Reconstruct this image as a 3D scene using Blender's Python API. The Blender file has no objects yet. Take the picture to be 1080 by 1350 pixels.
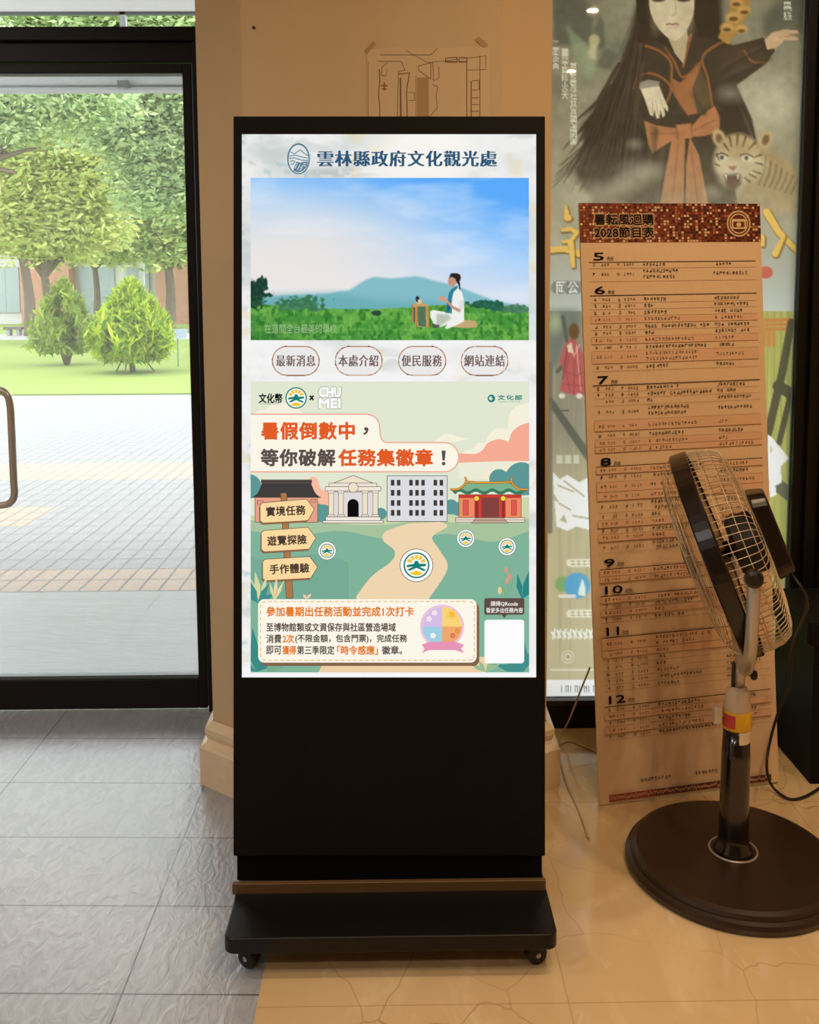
import bpy, bmesh, math, random
import numpy as np
from math import sin, cos, tan, pi, radians, sqrt, atan2, hypot
from mathutils import Vector, Matrix
from mathutils.geometry import tessellate_polygon

random.seed(7)
rng = np.random.default_rng(11)
S = bpy.context.scene
COL = S.collection

# ------------------------------------------------------------------ camera
FPX = 1250.0                       # focal length in pixels of the 1080 x 1350 frame
PPX, PPY = 540.0, 508.0            # principal point (the photo is a crop with shifted centre)
EYE = Vector((0, 0, 1.5))
_th, _ya, _ro = radians(5.4), radians(0.7), radians(0.3)
FW = Vector((sin(_ya) * cos(_th), cos(_ya) * cos(_th), -sin(_th)))
_rt = Vector((cos(_ya), -sin(_ya), 0))
_up = _rt.cross(FW)
RT = _rt * cos(_ro) - _up * sin(_ro)
UP = _up * cos(_ro) + _rt * sin(_ro)
cam = bpy.data.cameras.new('camera')
cam.sensor_fit = 'VERTICAL'
cam.sensor_height = 36.0
cam.lens = FPX / 1350.0 * 36.0
cam.shift_y = -(675.0 - PPY) / 1350.0
cam.clip_start = 0.05
cam.clip_end = 400
co = bpy.data.objects.new('camera', cam)
COL.objects.link(co)
M = Matrix((RT, UP, -FW)).transposed().to_4x4()
M.translation = EYE
co.matrix_world = M
S.camera = co

# ------------------------------------------------------------------ world, lights, exposure
S.view_settings.view_transform = 'Standard'
S.view_settings.look = 'None'
S.view_settings.exposure = 0.0
S.view_settings.gamma = 1.0
S.view_settings.use_curve_mapping = False
W = bpy.data.worlds.new('overcast_sky')
S.world = W
W.use_nodes = True
wn = W.node_tree.nodes
wn['Background'].inputs[0].default_value = (0.93, 0.97, 1.0, 1)
wn['Background'].inputs[1].default_value = 4.0
sun = bpy.data.lights.new('sun', 'SUN')
sun.energy = 2.0
sun.angle = radians(25)
sun.color = (1.0, 0.96, 0.88)
so = bpy.data.objects.new('sun', sun)
COL.objects.link(so)
so.rotation_euler = (radians(-16), radians(-24), 0)


def offscreen_lamp(x, y, size, watt, colr=(1.0, 0.73, 0.45), z=3.15, spread=160):
    l = bpy.data.lights.new('offscreen_lamp', 'AREA')
    l.shape = 'DISK'
    l.size = size
    l.energy = watt
    l.color = colr
    l.spread = radians(spread)
    o = bpy.data.objects.new('offscreen_lamp', l)
    COL.objects.link(o)
    o.location = (x, y, z)
    return o


for x_, y_, w_ in ((0.55, 1.5, 7), (1.15, 1.5, 10), (1.15, 0.7, 11), (0.4, 0.5, 8), (1.7, 1.9, 7), (1.3, -0.8, 10), (-0.5, -0.8, 7)):
    offscreen_lamp(x_, y_, 0.06, w_)
for x_, y_, w_ in ((-2.2, 0.2, 26), (-2.4, 1.5, 14), (-1.5, -0.9, 14)):  # unseen neutral lamps added to brighten the column's left side and the slate
    offscreen_lamp(x_, y_, 0.30, w_, (1.0, 0.98, 0.96))


# ------------------------------------------------------------------ helpers
def P(px, py, X=None, Y=None, Z=None):
    """world point that the photo pixel (px, py) shows on the plane X=, Y= or Z="""
    r = FW + RT * ((px - PPX) / FPX) - UP * ((py - PPY) / FPX)
    if Y is not None:
        t = (Y - EYE.y) / r.y
    elif X is not None:
        t = (X - EYE.x) / r.x
    else:
        t = (Z - EYE.z) / r.z
    return EYE + r * t


def on_plane(px, py, o, n):
    r = FW + RT * ((px - PPX) / FPX) - UP * ((py - PPY) / FPX)
    return EYE + r * ((o - EYE).dot(n) / r.dot(n))


def lin(c):
    c = c / 255.0
    return c / 12.92 if c <= 0.04045 else ((c + 0.055) / 1.055) ** 2.4


def L(r, g, b):
    return (lin(r), lin(g), lin(b))


def world_loc(o):
    v = Vector((0, 0, 0))
    while o is not None:
        v += o.location
        o = o.parent
    return v


def tag(o, label=None, cat=None, group=None, kind=None):
    if label:
        o['label'] = label
    if cat:
        o['category'] = cat
    if group:
        o['group'] = group
    if kind:
        o['kind'] = kind
    return o


def thing(name, loc, label, cat, group=None):
    o = bpy.data.objects.new(name, None)
    o.empty_display_size = 0.1
    COL.objects.link(o)
    o.location = loc
    return tag(o, label, cat, group)


def mk(name, verts, faces, mat, parent=None, smooth=False, bevel=0.0, label=None, origin=None):
    """one mesh object; verts are world coordinates"""
    if parent is not None:
        off = world_loc(parent)
        loc = Vector((0, 0, 0))
    else:
        if origin is None:
            a = np.array([tuple(v) for v in verts])
            origin = Vector(((a[:, 0].min() + a[:, 0].max()) / 2, (a[:, 1].min() + a[:, 1].max()) / 2, a[:, 2].min()))
        off = Vector(origin)
        loc = Vector(origin)
    me = bpy.data.meshes.new(name)
    me.from_pydata([(v[0] - off[0], v[1] - off[1], v[2] - off[2]) for v in verts], [], faces)
    me.update()
    if smooth:
        me.polygons.foreach_set('use_smooth', [True] * len(me.polygons))
    if mat is not None:
        me.materials.append(mat)
    o = bpy.data.objects.new(name, me)
    COL.objects.link(o)
    o.location = loc
    if parent is not None:
        o.parent = parent
    if bevel:
        m = o.modifiers.new('bevel', 'BEVEL')
        m.width = bevel
        m.segments = 3
        m.limit_method = 'ANGLE'
        m.angle_limit = radians(40)
    if label:
        o['label'] = label
    return o


class MB:
    """collects shapes for ONE mesh"""

    def __init__(s):
        s.v, s.f = [], []

    def add(s, v, f):
        n = len(s.v)
        s.v += [tuple(p) for p in v]
        s.f += [tuple(i + n for i in q) for q in f]
        return s

    def box(s, a, b):
        (x0, y0, z0), (x1, y1, z1) = a, b
        return s.hexa([(x0, y0, z0), (x1, y0, z0), (x1, y1, z0), (x0, y1, z0),
                       (x0, y0, z1), (x1, y0, z1), (x1, y1, z1), (x0, y1, z1)])

    def hexa(s, v):
        return s.add(v, [(3, 2, 1, 0), (4, 5, 6, 7), (0, 1, 5, 4), (1, 2, 6, 5), (2, 3, 7, 6), (3, 0, 4, 7)])

    def tube(s, pts, r, seg=8, cap=True, closed=False):
        pts = [Vector(p) for p in pts]
        n = len(pts)
        rs = [r] * n if not hasattr(r, '__len__') else r
        rings = []
        t0 = (pts[1] - pts[0]).normalized()
        nrm = t0.orthogonal().normalized()
        for i in range(n):
            if closed:
                t = (pts[(i + 1) % n] - pts[i - 1]).normalized()
            else:
                t = (pts[min(i + 1, n - 1)] - pts[max(i - 1, 0)]).normalized()
            nrm = (nrm - t * nrm.dot(t))
            nrm = nrm.normalized() if nrm.length > 1e-6 else t.orthogonal().normalized()
            b = t.cross(nrm)
            rings.append([pts[i] + (nrm * cos(2 * pi * k / seg) + b * sin(2 * pi * k / seg)) * rs[i] for k in range(seg)])
        base = len(s.v)
        for q in rings:
            s.v += [tuple(p) for p in q]
        m = n if closed else n - 1
        for i in range(m):
            for k in range(seg):
                a, b2 = base + i * seg, base + ((i + 1) % n) * seg
                s.f.append((a + k, a + (k + 1) % seg, b2 + (k + 1) % seg, b2 + k))
        if cap and not closed:
            s.f.append(tuple(base + k for k in reversed(range(seg))))
            s.f.append(tuple(base + (n - 1) * seg + k for k in range(seg)))
        return s

    def lathe(s, o, ax, prof, seg=48, cap=True):
        """prof: (radius, height along ax)"""
        o, ax = Vector(o), Vector(ax).normalized()
        u = ax.orthogonal().normalized()
        w = ax.cross(u)
        base = len(s.v)
        for r, h in prof:
            for k in range(seg):
                a = 2 * pi * k / seg
                s.v.append(tuple(o + ax * h + (u * cos(a) + w * sin(a)) * r))
        for i in range(len(prof) - 1):
            for k in range(seg):
                a, b = base + i * seg, base + (i + 1) * seg
                s.f.append((a + k, a + (k + 1) % seg, b + (k + 1) % seg, b + k))
        if cap:
            s.f.append(tuple(base + k for k in reversed(range(seg))))
            s.f.append(tuple(base + (len(prof) - 1) * seg + k for k in range(seg)))
        return s

    def build(s, name, mat, parent=None, **k):
        return mk(name, s.v, s.f, mat, parent, **k)


def extrude_poly(pts2, z0, z1):
    m = MB()
    n = len(pts2)
    m.add([(x, y, z0) for x, y in pts2] + [(x, y, z1) for x, y in pts2],
          [tuple(reversed(range(n))), tuple(range(n, 2 * n))] + [(i, (i + 1) % n, n + (i + 1) % n, n + i) for i in range(n)])
    return m


def smooth_path(pts, n=8):
    pts = [Vector(p) for p in pts]
    out = []
    for i in range(len(pts) - 1):
        p0 = pts[max(i - 1, 0)]
        p1, p2 = pts[i], pts[i + 1]
        p3 = pts[min(i + 2, len(pts) - 1)]
        for k in range(n):
            t = k / n
            out.append(0.5 * ((2 * p1) + (p2 - p0) * t + (2 * p0 - 5 * p1 + 4 * p2 - p3) * t * t + (3 * p1 - p0 - 3 * p2 + p3) * t ** 3))
    out.append(pts[-1])
    return out


# ------------------------------------------------------------------ materials
class NT:
    def __init__(s, name):
        s.m = bpy.data.materials.new(name)
        s.m.use_nodes = True
        s.t = s.m.node_tree
        s.n = s.t.nodes
        s.b = s.n['Principled BSDF']
        s.out = s.n['Material Output']

    def node(s, typ, **k):
        n = s.n.new(typ)
        for a, v in k.items():
            setattr(n, a, v)
        return n

    def link(s, a, b):
        s.t.links.new(a, b)

    def val(s, sock, v):
        if hasattr(v, 'links') or hasattr(v, 'is_linked'):
            s.link(v, sock)
        else:
            sock.default_value = v

    def math(s, op, a, b=0.0, c=0.0):
        n = s.node('ShaderNodeMath', operation=op)
        for i, v in enumerate((a, b, c)):
            s.val(n.inputs[i], v)
        return n.outputs[0]

    def mix(s, f, a, b, blend='MIX'):
        n = s.node('ShaderNodeMix', data_type='RGBA', blend_type=blend)
        s.val(n.inputs[0], f)
        s.val(n.inputs[6], a if hasattr(a, 'links') else (*a, 1))
        s.val(n.inputs[7], b if hasattr(b, 'links') else (*b, 1))
        return n.outputs[2]

    def noise(s, scale, detail=4, rough=0.5, vec=None, dist=0.0):
        n = s.node('ShaderNodeTexNoise')
        n.inputs['Scale'].default_value = scale
        n.inputs['Detail'].default_value = detail
        n.inputs['Roughness'].default_value = rough
        n.inputs['Distortion'].default_value = dist
        if vec is not None:
            s.link(vec, n.inputs['Vector'])
        return n.outputs[0]

    def ramp(s, v, *stops):
        n = s.node('ShaderNodeValToRGB')
        e = n.color_ramp.elements
        while len(e) < len(stops):
            e.new(0.5)
        for q, (p, c) in zip(e, stops):
            q.position = p
            q.color = (*c, 1) if len(c) == 3 else c
        s.link(v, n.inputs[0])
        return n.outputs[0]

    def pos(s):
        return s.node('ShaderNodeNewGeometry').outputs['Position']

    def sep(s, v):
        n = s.node('ShaderNodeSeparateXYZ')
        s.link(v, n.inputs[0])
        return n.outputs

    def bump(s, h, strength, dist=0.01):
        n = s.node('ShaderNodeBump')
        n.inputs['Strength'].default_value = strength
        n.inputs['Distance'].default_value = dist
        s.link(h, n.inputs['Height'])
        s.link(n.outputs[0], s.b.inputs['Normal'])


def plain(name, colr, rough=0.5, metal=0.0, spec=0.5, grain=0.06, scale=60, coat=0.0):
    t = NT(name)
    v = t.noise(scale, 3)
    c0 = tuple(max(0, x * (1 - grain)) for x in colr)
    c1 = tuple(min(1, x * (1 + grain)) for x in colr)
    t.link(t.mix(v, c0, c1), t.b.inputs['Base Color'])
    t.b.inputs['Roughness'].default_value = rough
    t.b.inputs['Metallic'].default_value = metal
    t.b.inputs['Specular IOR Level'].default_value = spec
    t.b.inputs['Coat Weight'].default_value = coat
    t.b.inputs['Coat Roughness'].default_value = 0.1
    return t.m


def attr_mat(name, mode, strength=1.0, rough=0.5, trans=0.5):
    t = NT(name)
    a = t.node('ShaderNodeAttribute', attribute_name='Col')
    if mode == 'emit':
        e = t.node('ShaderNodeEmission')
        e.inputs[1].default_value = strength
        t.link(a.outputs['Color'], e.inputs[0])
        t.link(e.outputs[0], t.out.inputs[0])
        t.n.remove(t.b)
    elif mode == 'diffuse':
        t.link(a.outputs['Color'], t.b.inputs['Base Color'])
        t.b.inputs['Roughness'].default_value = rough
        t.b.inputs['Specular IOR Level'].default_value = 0.25
    else:
        d = t.node('ShaderNodeBsdfDiffuse')
        r = t.node('ShaderNodeBsdfTranslucent')
        x = t.node('ShaderNodeMixShader')
        x.inputs[0].default_value = trans
        t.link(a.outputs['Color'], d.inputs[0])
        t.link(a.outputs['Color'], r.inputs[0])
        t.link(d.outputs[0], x.inputs[1])
        t.link(r.outputs[0], x.inputs[2])
        t.link(x.outputs[0], t.out.inputs[0])
        t.n.remove(t.b)
    return t.m


def glass_mat(name, tint=(0.97, 0.985, 0.98), veil=0.0):
    t = NT(name)
    tr = t.node('ShaderNodeBsdfTransparent')
    tr.inputs[0].default_value = (*tint, 1)
    g = t.node('ShaderNodeBsdfGlossy')
    g.inputs['Roughness'].default_value = 0.02
    fr = t.node('ShaderNodeFresnel')
    fr.inputs[0].default_value = 1.45
    x = t.node('ShaderNodeMixShader')
    t.link(fr.outputs[0], x.inputs[0])
    t.link(tr.outputs[0], x.inputs[1])
    t.link(g.outputs[0], x.inputs[2])
    if veil:
        du = t.node('ShaderNodeBsdfTranslucent')
        du.inputs[0].default_value = (0.9, 0.92, 0.9, 1)
        y = t.node('ShaderNodeMixShader')
        y.inputs[0].default_value = veil
        t.link(x.outputs[0], y.inputs[1])
        t.link(du.outputs[0], y.inputs[2])
        x = y
    t.link(x.outputs[0], t.out.inputs[0])
    t.n.remove(t.b)
    return t.m


def joint(t, coord, period, offset, width):
    """1 on a joint line of a regular grid, else 0"""
    f = t.math('FRACT', t.math('DIVIDE', t.math('SUBTRACT', coord, offset), period))
    d = t.math('MULTIPLY', t.math('MINIMUM', f, t.math('SUBTRACT', 1.0, f)), period)
    return t.math('SUBTRACT', 1.0, t.math('SMOOTHSTEP', d, width * 0.5, width)) if False else t.math('LESS_THAN', d, width * 0.5)


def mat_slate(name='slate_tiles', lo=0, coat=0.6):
    t = NT(name)
    p = t.pos()
    x, y, z = t.sep(p)
    ys = t.math('ADD', y, t.math('MULTIPLY', x, 0.028))
    jx = joint(t, x, 0.61, -0.605, 0.004)
    jy = joint(t, ys, 0.297, 2.205, 0.004)
    j = t.math('MAXIMUM', jx, jy)
    n1 = t.noise(9, 5, 0.6)
    n2 = t.noise(92, 2, 0.5, dist=1.3)
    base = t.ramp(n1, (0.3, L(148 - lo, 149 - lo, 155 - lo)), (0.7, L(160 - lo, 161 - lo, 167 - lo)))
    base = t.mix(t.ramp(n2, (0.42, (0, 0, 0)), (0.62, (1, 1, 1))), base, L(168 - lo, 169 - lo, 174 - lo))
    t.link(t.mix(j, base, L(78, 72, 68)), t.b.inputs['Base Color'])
    rg = t.math('ADD', t.math('MULTIPLY', n1, 0.08), 0.3)
    t.link(rg, t.b.inputs['Roughness'])
    t.b.inputs['Specular IOR Level'].default_value = 1.0
    t.b.inputs['Coat Weight'].default_value = coat
    t.b.inputs['Coat Roughness'].default_value = 0.3
    t.b.inputs['Coat IOR'].default_value = 1.7
    h = t.math('SUBTRACT', t.math('ADD', t.math('MULTIPLY', n2, 1.0), t.math('MULTIPLY', t.noise(120, 2, 0.5, dist=1.0), 0.3)), t.math('MULTIPLY', j, 0.8))
    t.bump(h, 0.42, 0.007)
    return t.m


def mat_marble():
    t = NT('cream_marble')
    p = t.pos()
    x, y, z = t.sep(p)
    j = t.math('MAXIMUM', joint(t, x, 0.8, 1.155, 0.0025), joint(t, y, 0.8, P(700, 1323, Z=0).y, 0.0025))
    n1 = t.noise(3.5, 6, 0.62)
    n2 = t.noise(16, 5, 0.6, dist=0.7)
    base = t.ramp(n1, (0.3, L(196, 164, 116)), (0.68, L(220, 190, 146)))
    base = t.mix(t.ramp(n2, (0.5, (0, 0, 0)), (0.68, (0.5, 0.5, 0.5))), base, L(236, 212, 172))
    fl_ = t.noise(42, 3, 0.6, dist=0.8)
    base = t.mix(t.ramp(fl_, (0.62, (0, 0, 0)), (0.72, (0.35, 0.35, 0.35))), base, L(240, 222, 188))
    w = t.node('ShaderNodeTexVoronoi', feature='DISTANCE_TO_EDGE')
    w.inputs['Scale'].default_value = 3.2
    dn = t.node('ShaderNodeTexNoise')
    dn.inputs['Scale'].default_value = 4.5
    dn.inputs['Detail'].default_value = 5
    va = t.node('ShaderNodeVectorMath', operation='MULTIPLY_ADD')
    t.link(dn.outputs[1], va.inputs[0])
    va.inputs[1].default_value = (0.55, 0.55, 0.55)
    t.link(p, va.inputs[2])
    t.link(va.outputs[0], w.inputs['Vector'])
    vein = t.math('LESS_THAN', w.outputs[0], 0.0045)
    vein = t.math('MULTIPLY', vein, t.ramp(t.noise(4.2, 3), (0.46, (0, 0, 0)), (0.58, (1, 1, 1))))
    base = t.mix(t.math('MULTIPLY', vein, 0.4), base, L(140, 98, 56))
    t.link(t.mix(t.math('MULTIPLY', j, 0.5), base, L(150, 112, 66)), t.b.inputs['Base Color'])
    t.b.inputs['Roughness'].default_value = 0.1
    t.b.inputs['Specular IOR Level'].default_value = 0.5
    return t.m


def mat_pavers():
    t = NT('concrete_pavers')
    p = t.pos()
    x, y, z = t.sep(p)
    j = t.math('MAXIMUM', joint(t, x, 0.103, 0.0, 0.013), joint(t, y, 0.2, 4.76, 0.014))
    n = t.noise(1.3, 3)
    base = t.ramp(n, (0.3, L(131, 131, 131)), (0.7, L(139, 139, 139)))

    def band(c, a, b):
        return t.math('MULTIPLY', t.math('GREATER_THAN', c, a), t.math('LESS_THAN', c, b))
    peach = t.math('MAXIMUM', band(y, 4.76, 5.16), t.math('MAXIMUM', t.math('MULTIPLY', band(y, 6.16, 6.76), t.math('LESS_THAN', x, -2.45)), band(y, 7.76, 8.56)))
    base = t.mix(peach, base, L(160, 142, 126))
    t.link(t.mix(j, base, L(104, 103, 102)), t.b.inputs['Base Color'])
    t.b.inputs['Roughness'].default_value = 0.85
    return t.m


def mat_grass():
    t = NT('lawn_grass')
    n = t.noise(0.9, 6, 0.65)
    n2 = t.noise(14, 4, 0.7)
    c = t.ramp(n, (0.3, L(112, 132, 46)), (0.7, L(134, 150, 66)))
    c = t.mix(t.math('MULTIPLY', n2, 0.5), c, L(92, 112, 44))
    bare = t.math('MULTIPLY', t.math('GREATER_THAN', t.noise(0.35, 4, 0.6), 0.57), 0.6)
    t.link(t.mix(bare, c, L(132, 125, 102)), t.b.inputs['Base Color'])
    t.b.inputs['Roughness'].default_value = 0.95
    t.bump(n2, 0.6, 0.05)
    return t.m


def mat_wood():
    t = NT('brick_courses')
    b = t.node('ShaderNodeTexBrick')
    b.inputs['Color1'].default_value = (*L(190, 134, 112), 1)
    b.inputs['Color2'].default_value = (*L(176, 120, 98), 1)
    b.inputs['Mortar'].default_value = (*L(184, 164, 150), 1)
    b.inputs['Scale'].default_value = 2.2
    x, y, z = t.sep(t.pos())
    cx = t.node('ShaderNodeCombineXYZ')
    t.link(x, cx.inputs[0])
    t.link(z, cx.inputs[1])
    t.link(cx.outputs[0], b.inputs['Vector'])
    t.link(b.outputs[0], t.b.inputs['Base Color'])
    t.b.inputs['Roughness'].default_value = 0.9
    return t.m


M_PORCH = mat_slate('porch_slate_tiles', 38, 0.0)  # same slate, darkened and uncoated to offset the bright outdoor light
M_SLATE, M_MARBLE, M_PAVE, M_GRASS, M_BRICK = mat_slate(), mat_marble(), mat_pavers(), mat_grass(), mat_wood()
M_WALL = plain('beige_paint', L(206, 178, 138), 0.8, grain=0.05, scale=9)
M_TRIM = plain('beige_stone_trim', L(234, 210, 174), 0.28, grain=0.08, scale=14)
M_DARKROOM = plain('dark_room_wall', L(120, 96, 70), 0.8)
M_CEIL = plain('ceiling_paint', L(190, 176, 156), 0.9)
M_ALU = plain('dark_bronze_aluminium', L(19, 15, 12), 0.42, spec=0.25, grain=0.1)
M_ALU2 = plain('grey_aluminium_trim', L(110, 112, 116), 0.35, metal=0.8)
M_STEEL = plain('brushed_steel', L(188, 180, 168), 0.3, metal=0.55, grain=0.08, scale=120)
M_BLACK = plain('black_powder_coat', L(17, 13, 10), 0.38, spec=0.32, grain=0.12, scale=400)
M_BLACKP = plain('matt_black_front', L(14, 10, 7), 0.6, spec=0.14, grain=0.1, scale=300)
M_RECESS = plain('black_recess', L(5, 4, 4), 0.8, spec=0.1)
M_RUBBER = plain('black_rubber', L(20, 18, 17), 0.6)
M_CABINET = plain('matt_black_cabinet', L(9, 8, 7), 0.7, spec=0.2)
M_FAN = plain('dark_brown_plastic', L(24, 15, 11), 0.25, spec=0.5, grain=0.12)
M_FANBASE = plain('brown_base_plastic', L(44, 30, 20), 0.36, spec=0.5, grain=0.1)
M_FANPOLE = plain('gloss_dark_pole', L(20, 12, 10), 0.16, spec=0.6, coat=0.4)
M_WIRE = plain('champagne_wire', L(196, 174, 142), 0.35, metal=0.3, grain=0.08)
M_BLADE = None
M_CLEAR = plain('frosted_collar', L(205, 186, 160), 0.3)
M_YELLOW = plain('yellow_sticker', L(226, 172, 30), 0.45)
M_RED = plain('red_sticker', L(190, 60, 60), 0.45)
M_WHITEST = plain('cream_sticker', L(228, 212, 180), 0.5)
M_GLASS = glass_mat('clear_glass')
M_HAZY = glass_mat('hazy_door_glass', veil=0.05)  # white veil mixed into the pane imitates haze over the outdoor view
M_CONC = plain('pale_concrete', L(160, 160, 160), 0.85)
M_SOFFIT = plain('canopy_soffit', L(226, 226, 224), 0.8)
M_FRAMEG = plain('grey_canopy_steel', L(178, 182, 186), 0.5)
M_BARK = plain('tree_bark', L(112, 98, 84), 0.9, grain=0.3, scale=12)
M_WHITEP = plain('white_render', L(200, 200, 198), 0.8)
M_WINDOW = plain('far_window_glass', L(150, 164, 170), 0.15)
M_CABLE = plain('black_cable', L(18, 15, 13), 0.5)
M_CABLEW = plain('white_cable', L(196, 178, 150), 0.5)
M_FOLI = attr_mat('leaf_green', 'trans', trans=0.5)
M_SCREEN = attr_mat('display_pixels', 'emit', 1.0)
M_PRINT = attr_mat('printed_board', 'diffuse', rough=0.6)
M_POSTER = attr_mat('translucent_print', 'trans', trans=0.62)


def mat_blade():
    t = NT('smoked_blade_plastic')
    t.b.inputs['Base Color'].default_value = (*L(196, 160, 116), 1)
    t.b.inputs['Roughness'].default_value = 0.2
    t.b.inputs['Transmission Weight'].default_value = 0.35
    return t.m


M_BLADE = mat_blade()


# ------------------------------------------------------------------ flat artwork helpers
class Art:
    """flat coloured shapes, stacked in hair-thin layers, as ONE mesh; to3d maps art (x, y, height) to the world"""

    def __init__(s, to3d, dz=1.2e-5, z0=0.0):
        s.to3d, s.dz, s.z = to3d, dz, z0
        s.v, s.f, s.c = [], [], []

    def tri(s, pts, faces, col, z=None):
        if z is None:
            s.z += s.dz
            z = s.z
        n = len(s.v)
        s.v += [s.to3d(x, y, z) for x, y in pts]
        s.f += [tuple(n + i for i in q) for q in faces]
        c = L(*col)
        s.c += [c] * len(faces)

    def poly(s, pts, col, z=None):
        t = tessellate_polygon([[Vector((x, y, 0)) for x, y in pts]])
        s.tri(pts, t, col, z)

    def rect(s, x0, y0, x1, y1, col):
        s.tri([(x0, y0), (x1, y0), (x1, y1), (x0, y1)], [(0, 1, 2, 3)], col)

    def rects(s, lst, col):
        s.z += s.dz
        for x0, y0, x1, y1 in lst:
            s.tri([(x0, y0), (x1, y0), (x1, y1), (x0, y1)], [(0, 1, 2, 3)], col, s.z)

    def ell(s, cx, cy, rx, ry=None, col=(0, 0, 0), n=40, rot=0.0, a0=0.0, a1=360.0):
        ry = rx if ry is None else ry
        c, q = cos(radians(rot)), sin(radians(rot))
        pts = []
        for k in range(n + (a1 - a0 < 360)):
            a = radians(a0 + (a1 - a0) * k / n)
            ex, ey = rx * cos(a), ry * sin(a)
            pts.append((cx + ex * c - ey * q, cy + ex * q + ey * c))
        s.poly(pts, col)

    def rrect_pts(s, x0, y0, x1, y1, r, n=8):
        pts = []
        for cx, cy, a in ((x1 - r, y0 + r, -90), (x1 - r, y1 - r, 0), (x0 + r, y1 - r, 90), (x0 + r, y0 + r, 180)):
            for k in range(n + 1):
                t = radians(a + 90 * k / n)
                pts.append((cx + r * cos(t), cy + r * sin(t)))
        return pts

    def rrect(s, x0, y0, x1, y1, r, col, border=None, bw=1.0):
        if border:
            s.poly(s.rrect_pts(x0 - bw, y0 - bw, x1 + bw, y1 + bw, r + bw), border)
        s.poly(s.rrect_pts(x0, y0, x1, y1, r), col)

    def line(s, pts, w, col, closed=False):
        s.z += s.dz
        if closed:
            pts = list(pts) + [pts[0]]
        for (x0, y0), (x1, y1) in zip(pts[:-1], pts[1:]):
            d = hypot(x1 - x0, y1 - y0)
            if d < 1e-6:
                continue
            nx, ny = -(y1 - y0) / d * w / 2, (x1 - x0) / d * w / 2
            s.tri([(x0 + nx, y0 + ny), (x1 + nx, y1 + ny), (x1 - nx, y1 - ny), (x0 - nx, y0 - ny)], [(0, 1, 2, 3)], col, s.z)
        if w > 0.8:
            for x, y in pts[1:-1]:
                q = [(x + w / 2 * cos(k * pi / 4), y + w / 2 * sin(k * pi / 4)) for k in range(8)]
                s.tri(q, [tuple(range(8))], col, s.z)

    def opoly(s, pts, col, edge, w=1.0):
        s.poly(pts, col)
        s.line(pts, w, edge, closed=True)

    def text(s, body, x0, y0, x1, y1, col, bold=0.0, rot=0.0, spacing=1.0, mirror=False, song=False):
        """fills the box x0..y1 with the words"""
        cu = bpy.data.curves.new('lettering', 'FONT')
        cu.body = body
        cu.resolution_u = 2
        cu.space_character = spacing
        ob = bpy.data.objects.new('lettering', cu)
        me = bpy.data.meshes.new_from_object(ob)
        n = len(me.vertices)
        a = np.empty(n * 3)
        me.vertices.foreach_get('co', a)
        a = a.reshape(-1, 3)[:, :2]
        lo, hi = a.min(0), a.max(0)
        u = (a - lo) / np.maximum(hi - lo, 1e-6)
        if mirror:
            u[:, 0] = 1 - u[:, 0]
        cx, cy = (x0 + x1) / 2, (y0 + y1) / 2
        ex = (u[:, 0] - 0.5) * (x1 - x0)
        ey = (0.5 - u[:, 1]) * (y1 - y0)
        c, q = cos(radians(rot)), sin(radians(rot))
        fs = [tuple(p.vertices) for p in me.polygons]
        lines_ = body.count('\n') + 1
        em = abs(y1 - y0) / lines_ / 0.9
        d = bold * em * 0.8
        sh = [(0, 0)] if bold <= 0 else [(d * cos(k * pi / 4), d * sin(k * pi / 4)) for k in (range(8) if bold > 0.025 else (1, 3, 5, 7))]
        if song:
            sh = [(-d, 0), (0, 0), (d, 0)]
        s.z += s.dz
        sx = 1 - 2 * d / max(abs(x1 - x0), 1e-9)
        sy = 1 - 2 * d / max(abs(y1 - y0), 1e-9)
        ex, ey = ex * sx, ey * sy
        for ox, oy in sh:
            pts = list(zip(cx + ex * c - ey * q + ox, cy + ex * q + ey * c + oy))
            s.tri(pts, fs, col, s.z)
        bpy.data.objects.remove(ob)
        bpy.data.meshes.remove(me)
        bpy.data.curves.remove(cu)

    def build(s, name, mat, parent=None, **k):
        o = mk(name, s.v, s.f, mat, parent, **k)
        at = o.data.color_attributes.new('Col', 'FLOAT_COLOR', 'CORNER')
        arr = []
        for p, c in zip(o.data.polygons, s.c):
            arr += [c[0], c[1], c[2], 1.0] * p.loop_total
        at.data.foreach_set('color', arr)
        return o


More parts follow.
